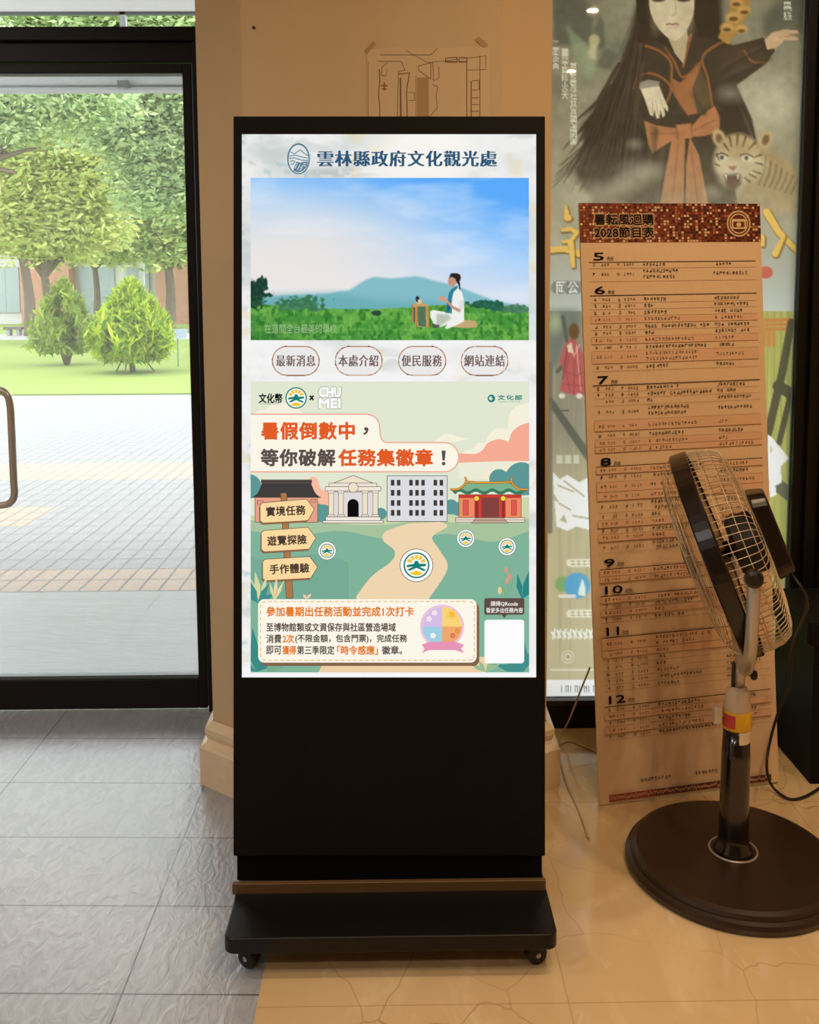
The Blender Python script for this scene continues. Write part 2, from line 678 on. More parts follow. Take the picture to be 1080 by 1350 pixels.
class Raster:
    """a picture painted cell by cell; it becomes a fine grid mesh with one colour per grid point"""

    def __init__(s, x0, y0, x1, y1, step):
        s.x0, s.y0, s.st = x0, y0, step
        s.nx = int(round((x1 - x0) / step)) + 1
        s.ny = int(round((y1 - y0) / step)) + 1
        s.X, s.Y = np.meshgrid(x0 + np.arange(s.nx) * step, y0 + np.arange(s.ny) * step)
        s.im = np.zeros((s.ny, s.nx, 3))

    def noise(s, sx, sy=None, seed=0, oct=3):
        sy = sx if sy is None else sy
        g = np.random.default_rng(seed)
        out = np.zeros((s.ny, s.nx))
        amp, tot = 1.0, 0.0
        for o in range(oct):
            gx, gy = max(2, int(s.nx * s.st / sx) + 2), max(2, int(s.ny * s.st / sy) + 2)
            q = g.random((gy + 1, gx + 1))
            u = (s.X - s.x0) / sx
            v = (s.Y - s.y0) / sy
            u = np.clip(u, 0, gx - 1e-3)
            v = np.clip(v, 0, gy - 1e-3)
            i, j = u.astype(int), v.astype(int)
            fu, fv = u - i, v - j
            fu, fv = fu * fu * (3 - 2 * fu), fv * fv * (3 - 2 * fv)
            out += amp * (q[j, i] * (1 - fu) * (1 - fv) + q[j, i + 1] * fu * (1 - fv) + q[j + 1, i] * (1 - fu) * fv + q[j + 1, i + 1] * fu * fv)
            tot += amp
            amp *= 0.5
            sx /= 2
            sy /= 2
        return out / tot

    def blend(s, mask, col):
        c = np.array(col, float)
        if c.ndim == 1:
            c = c / 255.0
        s.im += (c - s.im) * np.clip(mask, 0, 1)[..., None]

    def blur(s, m, r):
        k = int(r / s.st)
        if k < 1:
            return m
        for ax in (0, 1):
            for _ in range(2):
                p = np.pad(m, [(k, k) if a == ax else (0, 0) for a in (0, 1)], mode='edge')
                c = np.cumsum(p, axis=ax)
                z = np.zeros_like(np.take(c, [0], axis=ax))
                c = np.concatenate([z, c], axis=ax)
                n = m.shape[ax]
                hi = np.take(c, np.arange(n) + 2 * k + 1, axis=ax)
                lo = np.take(c, np.arange(n), axis=ax)
                m = (hi - lo) / (2 * k + 1)
        return m

    def mask(s, pts):
        m = np.zeros((s.ny, s.nx))
        for dx, dy in ((-.25, -.25), (.25, -.25), (-.25, .25), (.25, .25)):
            X, Y = s.X + dx * s.st, s.Y + dy * s.st
            ins = np.zeros((s.ny, s.nx), bool)
            n = len(pts)
            for i in range(n):
                (xa, ya), (xb, yb) = pts[i], pts[(i + 1) % n]
                if ya == yb:
                    continue
                c = ((Y < ya) != (Y < yb)) & (X < (xb - xa) * (Y - ya) / (yb - ya) + xa)
                ins ^= c
            m += ins * 0.25
        return m

    def poly(s, pts, col, blur=0, a=1.0):
        m = s.mask(pts)
        if blur:
            m = s.blur(m, blur)
        s.blend(m * a, col)

    def ell(s, cx, cy, rx, ry, col, soft=0.1, a=1.0, rot=0):
        c, q = cos(radians(rot)), sin(radians(rot))
        dx, dy = s.X - cx, s.Y - cy
        d = np.sqrt(((dx * c + dy * q) / rx) ** 2 + ((-dx * q + dy * c) / ry) ** 2)
        s.blend(np.clip((1 - d) / max(soft, 1e-3) + 0.5, 0, 1) * a, col)

    def line(s, pts, w, col, a=1.0, soft=0.7):
        w = w if hasattr(w, '__len__') else [w] * len(pts)
        m = np.zeros((s.ny, s.nx))
        for (xa, ya), (xb, yb), wa, wb in zip(pts[:-1], pts[1:], w[:-1], w[1:]):
            dx, dy = xb - xa, yb - ya
            t = np.clip(((s.X - xa) * dx + (s.Y - ya) * dy) / (dx * dx + dy * dy + 1e-9), 0, 1)
            d = np.hypot(s.X - xa - t * dx, s.Y - ya - t * dy)
            m = np.maximum(m, np.clip(((wa + (wb - wa) * t) / 2 - d) / soft + 0.5, 0, 1))
        s.blend(m * a, col)

    def text(s, body, x0, y0, x1, y1, col, a=1.0):
        cu = bpy.data.curves.new('lettering', 'FONT')
        cu.body = body
        ob = bpy.data.objects.new('lettering', cu)
        me = bpy.data.meshes.new_from_object(ob)
        v = np.array([q.co[:2] for q in me.vertices])
        lo, hi = v.min(0), v.max(0)
        u = (v - lo) / (hi - lo)
        px, py = x0 + u[:, 0] * (x1 - x0), y1 - u[:, 1] * (y1 - y0)
        i0, i1 = int((x0 - s.x0) / s.st) - 1, int((x1 - s.x0) / s.st) + 2
        j0, j1 = int((y0 - s.y0) / s.st) - 1, int((y1 - s.y0) / s.st) + 2
        m = np.zeros((s.ny, s.nx))
        X, Y = s.X[j0:j1, i0:i1], s.Y[j0:j1, i0:i1]
        acc = np.zeros(X.shape)
        for ox in (-.4, 0, .4):
            for oy in (-.4, 0, .4):
                hit = np.zeros(X.shape, bool)
                for p in me.polygons:
                    t = [(px[i], py[i]) for i in p.vertices]
                    sg = [(t[(k + 1) % len(t)][0] - t[k][0]) * (Y + oy - t[k][1]) - (t[(k + 1) % len(t)][1] - t[k][1]) * (X + ox - t[k][0]) for k in range(len(t))]
                    sg = np.array(sg)
                    hit |= (sg >= 0).all(0) | (sg <= 0).all(0)
                acc += hit / 9.0
        m[j0:j1, i0:i1] = np.clip(acc * 1.5, 0, 1)
        s.blend(m * a, col)
        bpy.data.objects.remove(ob)
        bpy.data.meshes.remove(me)
        bpy.data.curves.remove(cu)

    def build(s, name, mat, to3d, parent=None, gain=1.0, **k):
        X, Y = s.X.ravel(), s.Y.ravel()
        pts = [to3d(x, y, 0.0) for x, y in zip(X, Y)]
        idx = np.arange(s.nx * s.ny).reshape(s.ny, s.nx)
        f = np.stack([idx[:-1, :-1], idx[:-1, 1:], idx[1:, 1:], idx[1:, :-1]], -1).reshape(-1, 4).tolist()
        o = mk(name, pts, f, mat, parent, **k)
        c = np.clip(s.im, 0, 1).reshape(-1, 3)
        c = np.clip(c * gain, 0, 1)
        c = np.where(c <= 0.04045, c / 12.92, ((c + 0.055) / 1.055) ** 2.4)
        at = o.data.color_attributes.new('Col', 'FLOAT_COLOR', 'POINT')
        at.data.foreach_set('color', np.concatenate([c, np.ones((len(c), 1))], 1).ravel())
        return o


def structure(o):
    o['kind'] = 'structure'
    return o


# ================================================================== THE ROOM
YD = 3.34            # plane of the entrance door
YW = 3.16            # front of the display window frame
X0, X1, Y0, ZC = -3.2, 3.0, -3.0, 3.25
XB = P(344, 1300, Z=0).x       # slate / marble boundary
structure(MB().box((X0, Y0, -0.05), (XB, YD + 0.02, 0)).build('floor', M_SLATE))
structure(MB().box((XB, Y0, -0.05), (X1, YD + 0.02, 0)).build('floor_marble', M_MARBLE))
structure(MB().box((X0, Y0, ZC), (X1, YD + 0.2, ZC + 0.1)).build('ceiling', M_CEIL))
structure(MB().box((X0 - 0.1, Y0, 0), (X0, YD + 0.2, ZC)).build('wall_left', M_WALL))
structure(MB().box((X1, Y0, 0), (X1 + 0.1, YD + 0.2, ZC)).build('wall_right', M_WALL))
structure(MB().box((X0, Y0 - 0.1, 0), (X1, Y0, ZC)).build('wall_back', M_DARKROOM))

# the eight-sided column between the door and the display window
xl = P(269, 480, Y=2.83).x
xr = P(725, 480, Y=2.79).x
xa, xb_ = P(318, 60, Y=2.72).x, P(663, 60, Y=2.72).x
YBK = YD + 0.12
colpts = [(xl, YBK), (xl, 2.83), (xa, 2.72), (xb_, 2.72), (xr, 2.80), (xr, YBK)]
structure(extrude_poly(colpts[::-1], 0.0, ZC).build('wall_column', M_WALL))


def offset_line(pts, d):
    out = []
    for i, p in enumerate(pts):
        ns = []
        for a, b in ((i - 1, i), (i, i + 1)):
            if a < 0 or b >= len(pts):
                continue
            dx, dy = pts[b][0] - pts[a][0], pts[b][1] - pts[a][1]
            l = hypot(dx, dy)
            ns.append((dy / l, -dx / l))
        if len(ns) == 1:
            n, k = ns[0], 1
        else:
            n = (ns[0][0] + ns[1][0], ns[0][1] + ns[1][1])
            l = hypot(*n)
            n = (n[0] / l, n[1] / l)
            k = 1 / (n[0] * ns[0][0] + n[1] * ns[0][1])
        out.append((p[0] + n[0] * d * k, p[1] + n[1] * d * k))
    return out


# stone base moulding round the column: profile (outward, height)
prof = [(0.040, 0.0), (0.040, 0.118), (0.034, 0.124), (0.020, 0.130), (0.016, 0.140), (0.024, 0.160), (0.024, 0.176), (0.002, 0.196)]
path = [(p[0], p[1]) for p in colpts]
path[0] = (xl, YD - 0.05)
path[-1] = (xr, YW + 0.02)
fl = -1 if offset_line(path, 0.1)[2][1] > path[2][1] else 1
m = MB()
rows = []
for d, h in prof:
    rows.append([(x, y, h) for x, y in offset_line(path, fl * d)])
n = len(path)
for r in rows:
    m.v += r
for i in range(len(rows) - 1):
    for k in range(n - 1):
        m.f.append((i * n + k, i * n + k + 1, (i + 1) * n + k + 1, (i + 1) * n + k))
structure(m.build('baseboard_column', M_TRIM))

# ---- entrance door wall: header, jamb, transom, door leaf
hz0 = P(130, 97, Y=YD).z
hz1 = P(130, 38, Y=YD).z
hzm = P(130, 56, Y=YD).z
jx = xl + 0.06
XL = -2.6
fr = MB()
fr.box((XL, YD - 0.03, hzm), (jx, YD + 0.06, hz1))
fr.box((XL, YD - 0.01, hz0 + 0.035), (jx, YD + 0.05, hzm))
jl = P(262, 900, Y=YD).x
fr.box((P(247, 300, Y=YD).x + 0.035, YD - 0.02, 0.0), (jx, YD + 0.06, hz1))
fr.box((XL - 0.06, YD - 0.02, 0), (XL, YD + 0.06, ZC))
fr.box((XL, YD - 0.02, ZC - 0.06), (jx, YD + 0.06, ZC))
structure(fr.build('trim_1', M_ALU, bevel=0.003))
structure(MB().box((X0, YD, 0), (XL - 0.06, YD + 0.12, ZC)).build('wall_front', M_WALL))
structure(MB().box((XL, YD + 0.01, hz1), (jx, YD + 0.018, ZC - 0.06)).build('window_1', M_GLASS))

# door leaf (right stile seen, the other edge out of frame)
gl_r = P(252, 500, Y=YD).x
dz0, dz1 = 0.012, hz0 + 0.03
rail = P(130, 895, Y=YD).z
dl = P(252, 500, Y=YD).x - 1.02
dr = P(247, 300, Y=YD).x + 0.03
door = tag(bpy.data.objects.new('door_1', None), kind='structure')
COL.objects.link(door)
door.location = ((dl + dr) / 2, YD, 0)
d = MB()
d.box((gl_r, YD - 0.012, dz0), (dr, YD + 0.04, dz1))
d.box((dl, YD - 0.012, dz0), (dl + 0.08, YD + 0.04, dz1))
d.build('stile', M_ALU, door, bevel=0.003)
MB().box((dl + 0.08, YD - 0.012, dz0), (gl_r, YD + 0.04, rail)).build('bottom_rail', M_ALU, door, bevel=0.003)
MB().box((dl + 0.08, YD - 0.012, hz0 - 0.002), (gl_r, YD + 0.04, dz1)).build('top_rail', M_ALU, door, bevel=0.003)
MB().box((dl + 0.08, YD - 0.004, rail), (gl_r, YD + 0.03, rail + 0.014)).build('glazing_bead', M_ALU2, door, label='thin bright strip along the bottom of the door glass')
MB().box((dl + 0.08, YD + 0.010, rail + 0.01), (gl_r + 0.005, YD + 0.018, hz0)).build('glass_panel', M_HAZY, door)
hy = YD - 0.075
hp = [P(-46, 518, Y=hy), P(-6, 514, Y=hy), P(8, 519, Y=hy), P(13, 532, Y=hy), P(15, 560, Y=hy), P(18, 630, Y=hy), P(19, 652, Y=hy), P(14, 662, Y=hy), P(2, 666, Y=hy), P(-44, 668, Y=hy)]
hpth = smooth_path(hp, 6)
hm = MB().tube(hpth, 0.0125, 14)
hm.build('pull_handle', M_STEEL, door, smooth=True, label='bent round steel pull handle')
for q in (hp[0], hp[-1]):
    MB().tube([q, (q.x, YD + 0.0, q.z)], 0.011, 12).build('handle_mount', M_STEEL, door, smooth=True)

# second leaf, mostly out of frame to the left
door2 = tag(bpy.data.objects.new('door_2', None), kind='structure')
COL.objects.link(door2)
door2.location = ((XL + dl) / 2, YD, 0)
d = MB()
d.box((dl - 0.09, YD - 0.012, dz0), (dl - 0.006, YD + 0.04, dz1))
d.box((XL + 0.006, YD - 0.012, dz0), (XL + 0.09, YD + 0.04, dz1))
d.build('stile', M_ALU, door2, bevel=0.003)
MB().box((XL + 0.09, YD - 0.012, dz0), (dl - 0.09, YD + 0.04, rail)).build('bottom_rail', M_ALU, door2)
MB().box((XL + 0.09, YD - 0.012, hz0), (dl - 0.09, YD + 0.04, dz1)).build('top_rail', M_ALU, door2)
MB().box((XL + 0.085, YD + 0.010, rail), (dl - 0.085, YD + 0.018, hz0)).build('glass_panel', M_HAZY, door2)

# ---- display window with dark frame
wb = P(740, 961, Y=YW).z
wz0 = P(740, 921, Y=YW + 0.03).z
jxr = P(1051, 400, Y=YW + 0.03).x
fr = MB()
fr.box((xr - 0.01, YW, 0.0), (jxr + 0.17, YW + 0.09, P(740, 934, Y=YW).z))
fr.box((jxr, YW + 0.015, 0.0), (jxr + 0.035, YW + 0.09, ZC))
fr.box((jxr + 0.035, YW - 0.01, 0.0), (jxr + 0.075, YW + 0.09, ZC))
fr.box((jxr + 0.075, YW - 0.03, 0.0), (jxr + 0.17, YW + 0.09, ZC))
fr.box((xr - 0.01, YW, ZC - 0.08), (jxr + 0.17, YW + 0.09, ZC))
structure(fr.build('window_2', M_ALU, bevel=0.003))
structure(MB().box((xr, YW + 0.012, P(740, 934, Y=YW).z), (jxr, YW + 0.08, wz0)).build('trim_2', plain('rail_sill_metal', L(66, 62, 60), 0.3, metal=0.6)))
structure(MB().box((jxr + 0.17, YW - 0.04, 0), (X1, YBK, ZC)).build('wall_front', M_WALL))
structure(MB().box((xr, YW + 0.036, wz0), (jxr, YW + 0.042, ZC - 0.08)).build('window_3', M_GLASS))

# ================================================================== OUTSIDE
structure(MB().box((-60, 4.75, -0.06), (30, 14.6, -0.0)).build('pavement', M_PAVE))
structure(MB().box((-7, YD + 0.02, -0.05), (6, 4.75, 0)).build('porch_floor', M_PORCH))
structure(MB().box((-80, 14.6, -0.06), (40, 33.5, 0.02)).build('lawn', M_GRASS))
structure(MB().box((-90, 33.5, -0.06), (40, 38.5, 0.03)).build('garden_path', M_CONC))
structure(MB().box((-140, 38.5, -0.06), (60, 120, 0.0)).build('park_ground', M_GRASS))
structure(MB().box((-5, YD + 0.1, 3.30), (4, 6.3, 3.42)).build('canopy_roof', M_SOFFIT))
t = thing('canopy_frame', (-1.5, 6.2, 2.7), 'pale grey steel frame with a bolted beam under the entrance canopy', 'frame')
yb = 6.2
b0, b1 = P(100, 119, Y=yb).z, P(100, 99, Y=yb).z
MB().box((-5, yb, b0), (1.5, yb + 0.1, b1)).build('lower_beam', M_FRAMEG, t)
MB().box((-5, yb - 0.012, P(100, 115, Y=yb).z), (1.5, yb, P(100, 112.5, Y=yb).z)).build('cable_rod', M_ALU2, t)
pz = P(163, 112, Y=yb - 0.02)
MB().box((pz.x - 0.035, yb - 0.04, pz.z - 0.02), (pz.x + 0.035, yb - 0.012, pz.z + 0.025)).build('bolt_clamp', M_ALU2, t)
q0, q1 = P(156.5, 20, Y=yb).x, P(164, 20, Y=yb).x
MB().box((q0, yb + 0.02, b1), (q1, yb + 0.06, 3.3)).build('post', M_FRAMEG, t)
MB().box((-5, yb + 0.02, P(100, 18, Y=yb).z), (1.5, yb + 0.05, P(100, 13, Y=yb).z)).build('upper_rail', M_ALU2, t)


def leaf_mesh(name, centres, size, cols, parent, up=0.5, flat=0.6, seed=0, long=1.7):
    """leaf blades at the given centres; one mesh"""
    g = np.random.default_rng(seed)
    n = len(centres)
    c = np.asarray(centres)
    d = g.normal(size=(n, 3))
    d[:, 2] = d[:, 2] * flat + up
    d /= np.linalg.norm(d, axis=1)[:, None]
    w = np.cross(d, g.normal(size=(n, 3)))
    w /= np.linalg.norm(w, axis=1)[:, None] + 1e-9
    s = size * (0.6 + 0.8 * g.random((n, 1)))
    a, b = d * s * long * 0.5, w * s * 0.5
    v = np.stack([c - a, c + b - a * 0.1, c + a, c - b - a * 0.1], 1).reshape(-1, 3)
    off = np.array(world_loc(parent))
    me = bpy.data.meshes.new(name)
    me.from_pydata((v - off).tolist(), [], np.arange(n * 4).reshape(-1, 4).tolist())
    me.materials.append(M_FOLI)
    pal = np.array([L(*q) for q in cols])
    k = g.integers(0, len(pal), n)
    cc = pal[k] * (0.85 + 0.3 * g.random((n, 1)))
    cc = np.repeat(np.concatenate([cc, np.ones((n, 1))], 1), 4, 0)
    at = me.color_attributes.new('Col', 'FLOAT_COLOR', 'POINT')
    at.data.foreach_set('color', cc.ravel())
    o = bpy.data.objects.new(name, me)
    COL.objects.link(o)
    o.parent = parent
    return o


GREENS = [(192, 208, 128), (208, 218, 140), (176, 196, 124), (222, 226, 154), (160, 184, 116)]
GREENY = [(212, 216, 136), (200, 208, 124), (182, 196, 118), (226, 226, 154)]
GREENB = [(190, 208, 156), (174, 194, 144), (206, 218, 164), (156, 178, 128)]


def tree(px, base_y, top, Y, crown, cols, label, seed, n_cl=48, leaf=0.105, per=260, lean=0.0, rtr=0.16, branches=()):
    """px: trunk pixel column at its fork; crown: list of (px, py, rx, ry) pixel ellipses filled with leaf sprays"""
    g = np.random.default_rng(seed)
    n_cl = int(n_cl * (0.62 if Y < 26 else 1.0))
    foot = P(px + lean, 390, Y=Y)
    foot.z = 0.0
    t = thing('park_tree', foot, label, 'tree', 'trees in the park beyond the lawn')
    fork = P(px, top, Y=Y)
    m = MB().tube(smooth_path([foot, foot.lerp(fork, 0.5) + Vector((0.1, 0, 0)), fork], 5), [rtr * (1.25 - 0.5 * i / 10) for i in range(11)], 9)
    m.build('trunk', M_BARK, t, smooth=True)
    pts = []
    tips = []
    for cx, cy, rx, ry in crown:
        for _ in range(n_cl):
            a, r = g.random() * 2 * pi, sqrt(g.random())
            x, y = cx + rx * r * cos(a), cy + ry * r * sin(a)
            dy = float(np.clip(g.normal(), -1.2, 1.2)) * Y * 0.011
            q = P(x, y, Y=Y + dy)
            if g.random() < 0.16:
                tips.append(q)
            k = per
            off = np.clip(g.normal(size=(k, 3)), -1.9, 1.9) * np.array([0.62, 0.5, 0.2]) * Y / 30
            off[:, 2] -= 0.10 * (off[:, 0] ** 2 + off[:, 1] ** 2)
            pts.append(np.array(q) + off)
    bm = MB()
    for q in [P(*b, Y=Y) for b in branches] + tips[:12]:
        mid = fork.lerp(q, 0.5) + Vector((0, 0, -0.12 * (q - fork).length + 0.3))
        pth = smooth_path([fork - Vector((0, 0, 0.2)), mid, q], 5)
        bm.tube(pth, [rtr * (0.62 - 0.5 * i / (len(pth) - 1)) for i in range(len(pth))], 6)
    bm.build('branches', M_BARK, t, smooth=True)
    leaf_mesh('foliage', np.concatenate(pts), leaf * Y / 30, cols, t, seed=seed, up=0.0, flat=0.5, long=2.4)
    return t


tree(30, 438, 338, 37, [(10, 250, 75, 70), (-30, 150, 90, 90)], GREENY, 'tree with a leaning trunk at the far left of the door glass', 1, lean=8, rtr=0.2, branches=((0, 320), (70, 330)))
tree(58, 400, 358, 31.5, [(60, 290, 75, 45), (70, 215, 90, 60)], GREENY, 'tree with a forked trunk above the straggly shrub', 2, rtr=0.15, branches=((40, 330), (30, 345), (75, 335), (85, 345)))
tree(125, 390, 350, 48, [(130, 300, 70, 34), (150, 210, 70, 70)], GREENS, 'slim tree seen between the two shrubs', 3, rtr=0.16, branches=((100, 345), (150, 350)))
tree(222, 436, 352, 42.5, [(225, 285, 60, 55), (250, 180, 80, 90), (185, 300, 45, 30)], GREENS, 'tree with a dark trunk at the right of the door glass', 4, rtr=0.22, branches=((200, 345), (240, 355)))
tree(-60, 430, 235, 22, [(-20, 120, 90, 70), (60, 120, 90, 55)], GREENB, 'nearest tree reaching one crooked branch in from the left', 5, rtr=0.2, branches=((22, 228), (48, 195), (10, 200)), leaf=0.10)
tree(330, 430, 260, 26, [(200, 150, 110, 55), (130, 90, 110, 45), (230, 225, 50, 50), (120, 30, 160, 40), (240, 40, 90, 40)], GREENB, 'tall tree hanging grey green foliage over the top right of the door', 6, rtr=0.2, branches=((180, 222), (140, 235)), leaf=0.10)


def conifer(px, base_py, top_py, half, cols, label, name, seed, n, holes=None, ragged=0.12, stakes=False, stems=1):
    g = np.random.default_rng(seed)
    foot = P(px, base_py, Z=0.02)
    Y = foot.y
    k = Y / FPX
    hgt = (base_py - top_py) * k
    rad = half * k
    t = thing(name, foot, label, 'shrub')
    m = MB()
    for s in range(stems):
        a = g.random() * 6.28
        dx, dy = (0, 0) if stems == 1 else (0.3 * rad * cos(a), 0.3 * rad * sin(a))
        m.tube([foot, foot + Vector((dx, dy, hgt * 0.3)), foot + Vector((dx * 2, dy * 2, hgt * 0.7))], [0.06, 0.05, 0.015], 8)
    m.build('trunk', M_BARK, t, smooth=True)
    if stakes:
        sm = MB()
        for a in (0.4, 2.7, 4.6):
            sm.tube([foot + Vector((0.42 * cos(a), 0.42 * sin(a), 0)), foot + Vector((0.05 * cos(a), 0.05 * sin(a), 0.55))], 0.015, 6)
        sm.build('stakes', M_BARK, t)
    pts, dirs = [], []
    c = []
    while len(c) < n:
        u, a, r = g.random(), g.random() * 2 * pi, g.random() ** 0.4
        h = 0.16 + 0.84 * u
        prof_ = sin(pi * min(1, max(0, (h - 0.08) / 0.92)) ** 0.62) ** 0.8
        prof_ = max(prof_, 0) * (1 + ragged * sin(5 * a + 9 * h))
        prof_ *= 1 + ragged * g.normal() * 0.5
        q = np.array([prof_ * rad * r * cos(a), prof_ * rad * r * sin(a), h * hgt])
        if holes and holes(q / np.array([rad, rad, hgt])):
            continue
        c.append(q + np.array(foot))
    leaf_mesh('foliage', c, 0.055, cols, t, up=1.1, flat=0.6, seed=seed, long=5.0)
    return t


conifer(175, 491, 373, 51, [(176, 196, 64), (156, 182, 60), (116, 146, 56), (196, 208, 76)], 'rounded golden green conifer shrub on stakes on the lawn', 'conifer_shrub', 21, 9000,
        holes=lambda q: abs(q[0] + 0.35) < 0.13 and abs(q[2] - 0.36) < 0.14 and q[1] < 0.2, stakes=True)
conifer(88, 481, 372, 36, [(172, 186, 84), (152, 174, 84), (128, 150, 74)], 'straggly light green shrub with open gaps left of the round conifer', 'garden_shrub', 22, 3000,
        holes=lambda q: (sin(7 * q[0] + 2) * cos(9 * q[2]) + 0.5 * sin(11 * q[1] + 3 * q[0])) > 0.12, ragged=0.34, stems=4)

# sign on a stake
f = P(235, 483.5, Z=0.02)
t = thing('garden_sign', f, 'small white information sign on a thin post beside the round shrub', 'sign')
za, zb = P(235, 446, Y=f.y).z, P(235, 434, Y=f.y).z
xa2, xb2 = P(219, 440, Y=f.y).x, P(247, 440, Y=f.y).x
MB().tube([f, (f.x, f.y + 0.02, za + 0.03)], 0.012, 8).build('post', M_ALU2, t)
MB().hexa([(xa2, f.y - 0.05, za), (xb2 - 0.02, f.y - 0.05, za), (xb2 - 0.02, f.y - 0.03, za), (xa2, f.y - 0.03, za),
           (xa2 + 0.02, f.y + 0.03, zb), (xb2, f.y + 0.03, zb), (xb2, f.y + 0.05, zb), (xa2 + 0.02, f.y + 0.05, zb)]).build('sign_plate', plain('sign_face', L(142, 154, 172), 0.5), t)
for px, top, lab in ((188, 343, 'white lamp post behind the round shrub'), (162, 358, 'shorter white post left of the lamp post')):
    q = P(px, 390, Y=46)
    w = 3.0 / FPX * 46
    mb = MB().box((q.x - w, 45.9, 0), (q.x + w, 46.1, P(px, top, Y=46).z))
    tag(mb.build('lamp_post', M_WHITEP), lab, 'post')
q0, q1 = P(4, 433, Y=37), P(28, 433, Y=37)
t = thing('park_bench', ((q0.x + q1.x) / 2, 37.2, 0.03), 'dark low bench on the path at the far left', 'bench')
MB().box((q0.x, 37, q0.z - 0.05), (q1.x, 37.4, q0.z + 0.06)).build('seat', plain('bench_slab', L(110, 104, 98), 0.8), t)
for x in (q0.x + 0.1, q1.x - 0.22):
    MB().box((x, 37.05, 0.03), (x + 0.12, 37.35, q0.z - 0.05)).build('leg', M_CONC, t)

# far building
Yb = 53.5
t = thing('park_building', (P(130, 390, Y=Yb).x, Yb, 0), 'brick building beyond the trees with a white wall standing in for bright sky gaps', 'building')


def bx(p0, p1, y0, y1, top):
    return MB().box((P(p0, 390, Y=y0).x, y0, 0), (P(p1, 390, Y=y0).x, y1, P(100, top, Y=y0).z))


bx(-70, 330, Yb + 1, Yb + 10, 300).build('sky_gap_wall', M_WHITEP, t)  # white wall stands in for the bright sky gaps between the brick wings
bx(27, 92, Yb, Yb + 1, 300).build('brick_wing', M_BRICK, t)
bx(206, 330, Yb, Yb + 1, 300).build('brick_wing', M_BRICK, t)
for p0, p1 in ((-10, 6), (9, 24), (104, 124), (128, 150), (170, 196)):
    a, b = P(p0, 412, Y=Yb + 0.9), P(p1, 352, Y=Yb + 0.9)
    MB().box((a.x, Yb + 0.9, a.z), (b.x, Yb + 1.0, b.z)).build('window', M_WINDOW, t)
MB().box((P(-72, 390, Y=Yb).x, Yb - 0.6, P(100, 300, Y=Yb).z), (P(335, 390, Y=Yb).x, Yb + 11, P(100, 296, Y=Yb).z)).build('roof_slab', M_CONC, t)

# ================================================================== KIOSK
KY = 1.955
kz0, kz1 = P(514, 1256, Y=KY).z, P(514, 1235, Y=KY).z
kl, kr = P(294, 1240, Y=KY).x, P(736, 1240, Y=KY).x
KB = P(514, 1176, Z=kz1).y
A = P(514, 1163, Y=KB)          # bottom of the leaning front
kroot = thing('digital_signage_kiosk', ((kl + kr) / 2, KB + 0.08, 0), 'tall black display kiosk on castors with a bright lit screen', 'kiosk')


def rr2(x0, y0, x1, y1, r, n=6):
    pts = []
    for cx, cy, a in ((x1 - r, y0 + r, -90), (x1 - r, y1 - r, 0), (x0 + r, y1 - r, 90), (x0 + r, y0 + r, 180)):
        for k in range(n + 1):
            q = radians(a + 90 * k / n)
            pts.append((cx + r * cos(q), cy + r * sin(q)))
    return pts


extrude_poly(rr2(kl, KY, kr, KB + 0.22, 0.022), kz0, kz1).build('base_plate', M_BLACK, kroot, bevel=0.004)
zt = P(514, 1163, Y=KB).z
bl_, br_ = P(306, 1170, Y=KB).x, P(720, 1170, Y=KB).x
MB().box((bl_, KB, kz1 - 0.002), (br_, KB + 0.012, zt)).build('rear_ledge', plain('lit_ledge_brown', L(92, 68, 42), 0.35), kroot, bevel=0.002, label='ledge strip at the foot of the panel, browned to look lit')  # lighter brown stands in for light reflected off this riser


def kp(px, py, h=0.0):
    """photo pixel on the leaning front; h = height in front of it"""
    return on_plane(px, py, A - FW * h, FW)


def slab(x0, y0, x1, y1, h0, h1):
    # note: corners share one outline so the slab keeps parallel sides
    q = [kp(x0, y1), kp(x1, y1), kp(x1, y0), kp(x0, y0)]
    return MB().hexa([p - FW * h0 for p in q] + [p - FW * h1 for p in q])


slab(307.5, 153, 719, 1129, -0.055, 0.0).build('body', M_BLACKP, kroot, bevel=0.003)
slab(311, 1125, 716, 1166, -0.055, -0.018).build('plinth', M_RECESS, kroot)
slab(290 + 60, 400, 734 - 60, 1150, -0.085, -0.055).build('back_cover', M_BLACK, kroot, bevel=0.004)
for px, s in ((327, -1), (708, 1)):
    for y in (KY + 0.055, KB + 0.17):
        c = P(px, 1270, Y=KY + 0.03)
        c = Vector((c.x, y, 0.0235))
        wd = Vector((-0.55, -0.84, 0)) if s < 0 else Vector((0.30, -0.95, 0))
        wobj = MB().lathe(c - wd * 0.016, wd, [(0.014, 0), (0.0212, 0.001), (0.0235, 0.005), (0.0235, 0.013), (0.019, 0.0145), (0.019, 0.0175), (0.0235, 0.019), (0.0235, 0.027), (0.0212, 0.031), (0.014, 0.032)], 32).build('castor', M_RUBBER, kroot, smooth=False)
        MB().lathe(c + wd * 0.0155, wd, [(0.0058, 0), (0.0058, 0.002), (0.002, 0.0035)], 14).build('axle_cap', M_STEEL, wobj)
        MB().lathe(Vector((c.x, c.y, 0.03)), (0, 0, 1), [(0.008, 0), (0.010, 0.014), (0.019, kz0 - 0.034), (0.019, kz0 - 0.029)], 18).build('swivel', M_BLACK, wobj)

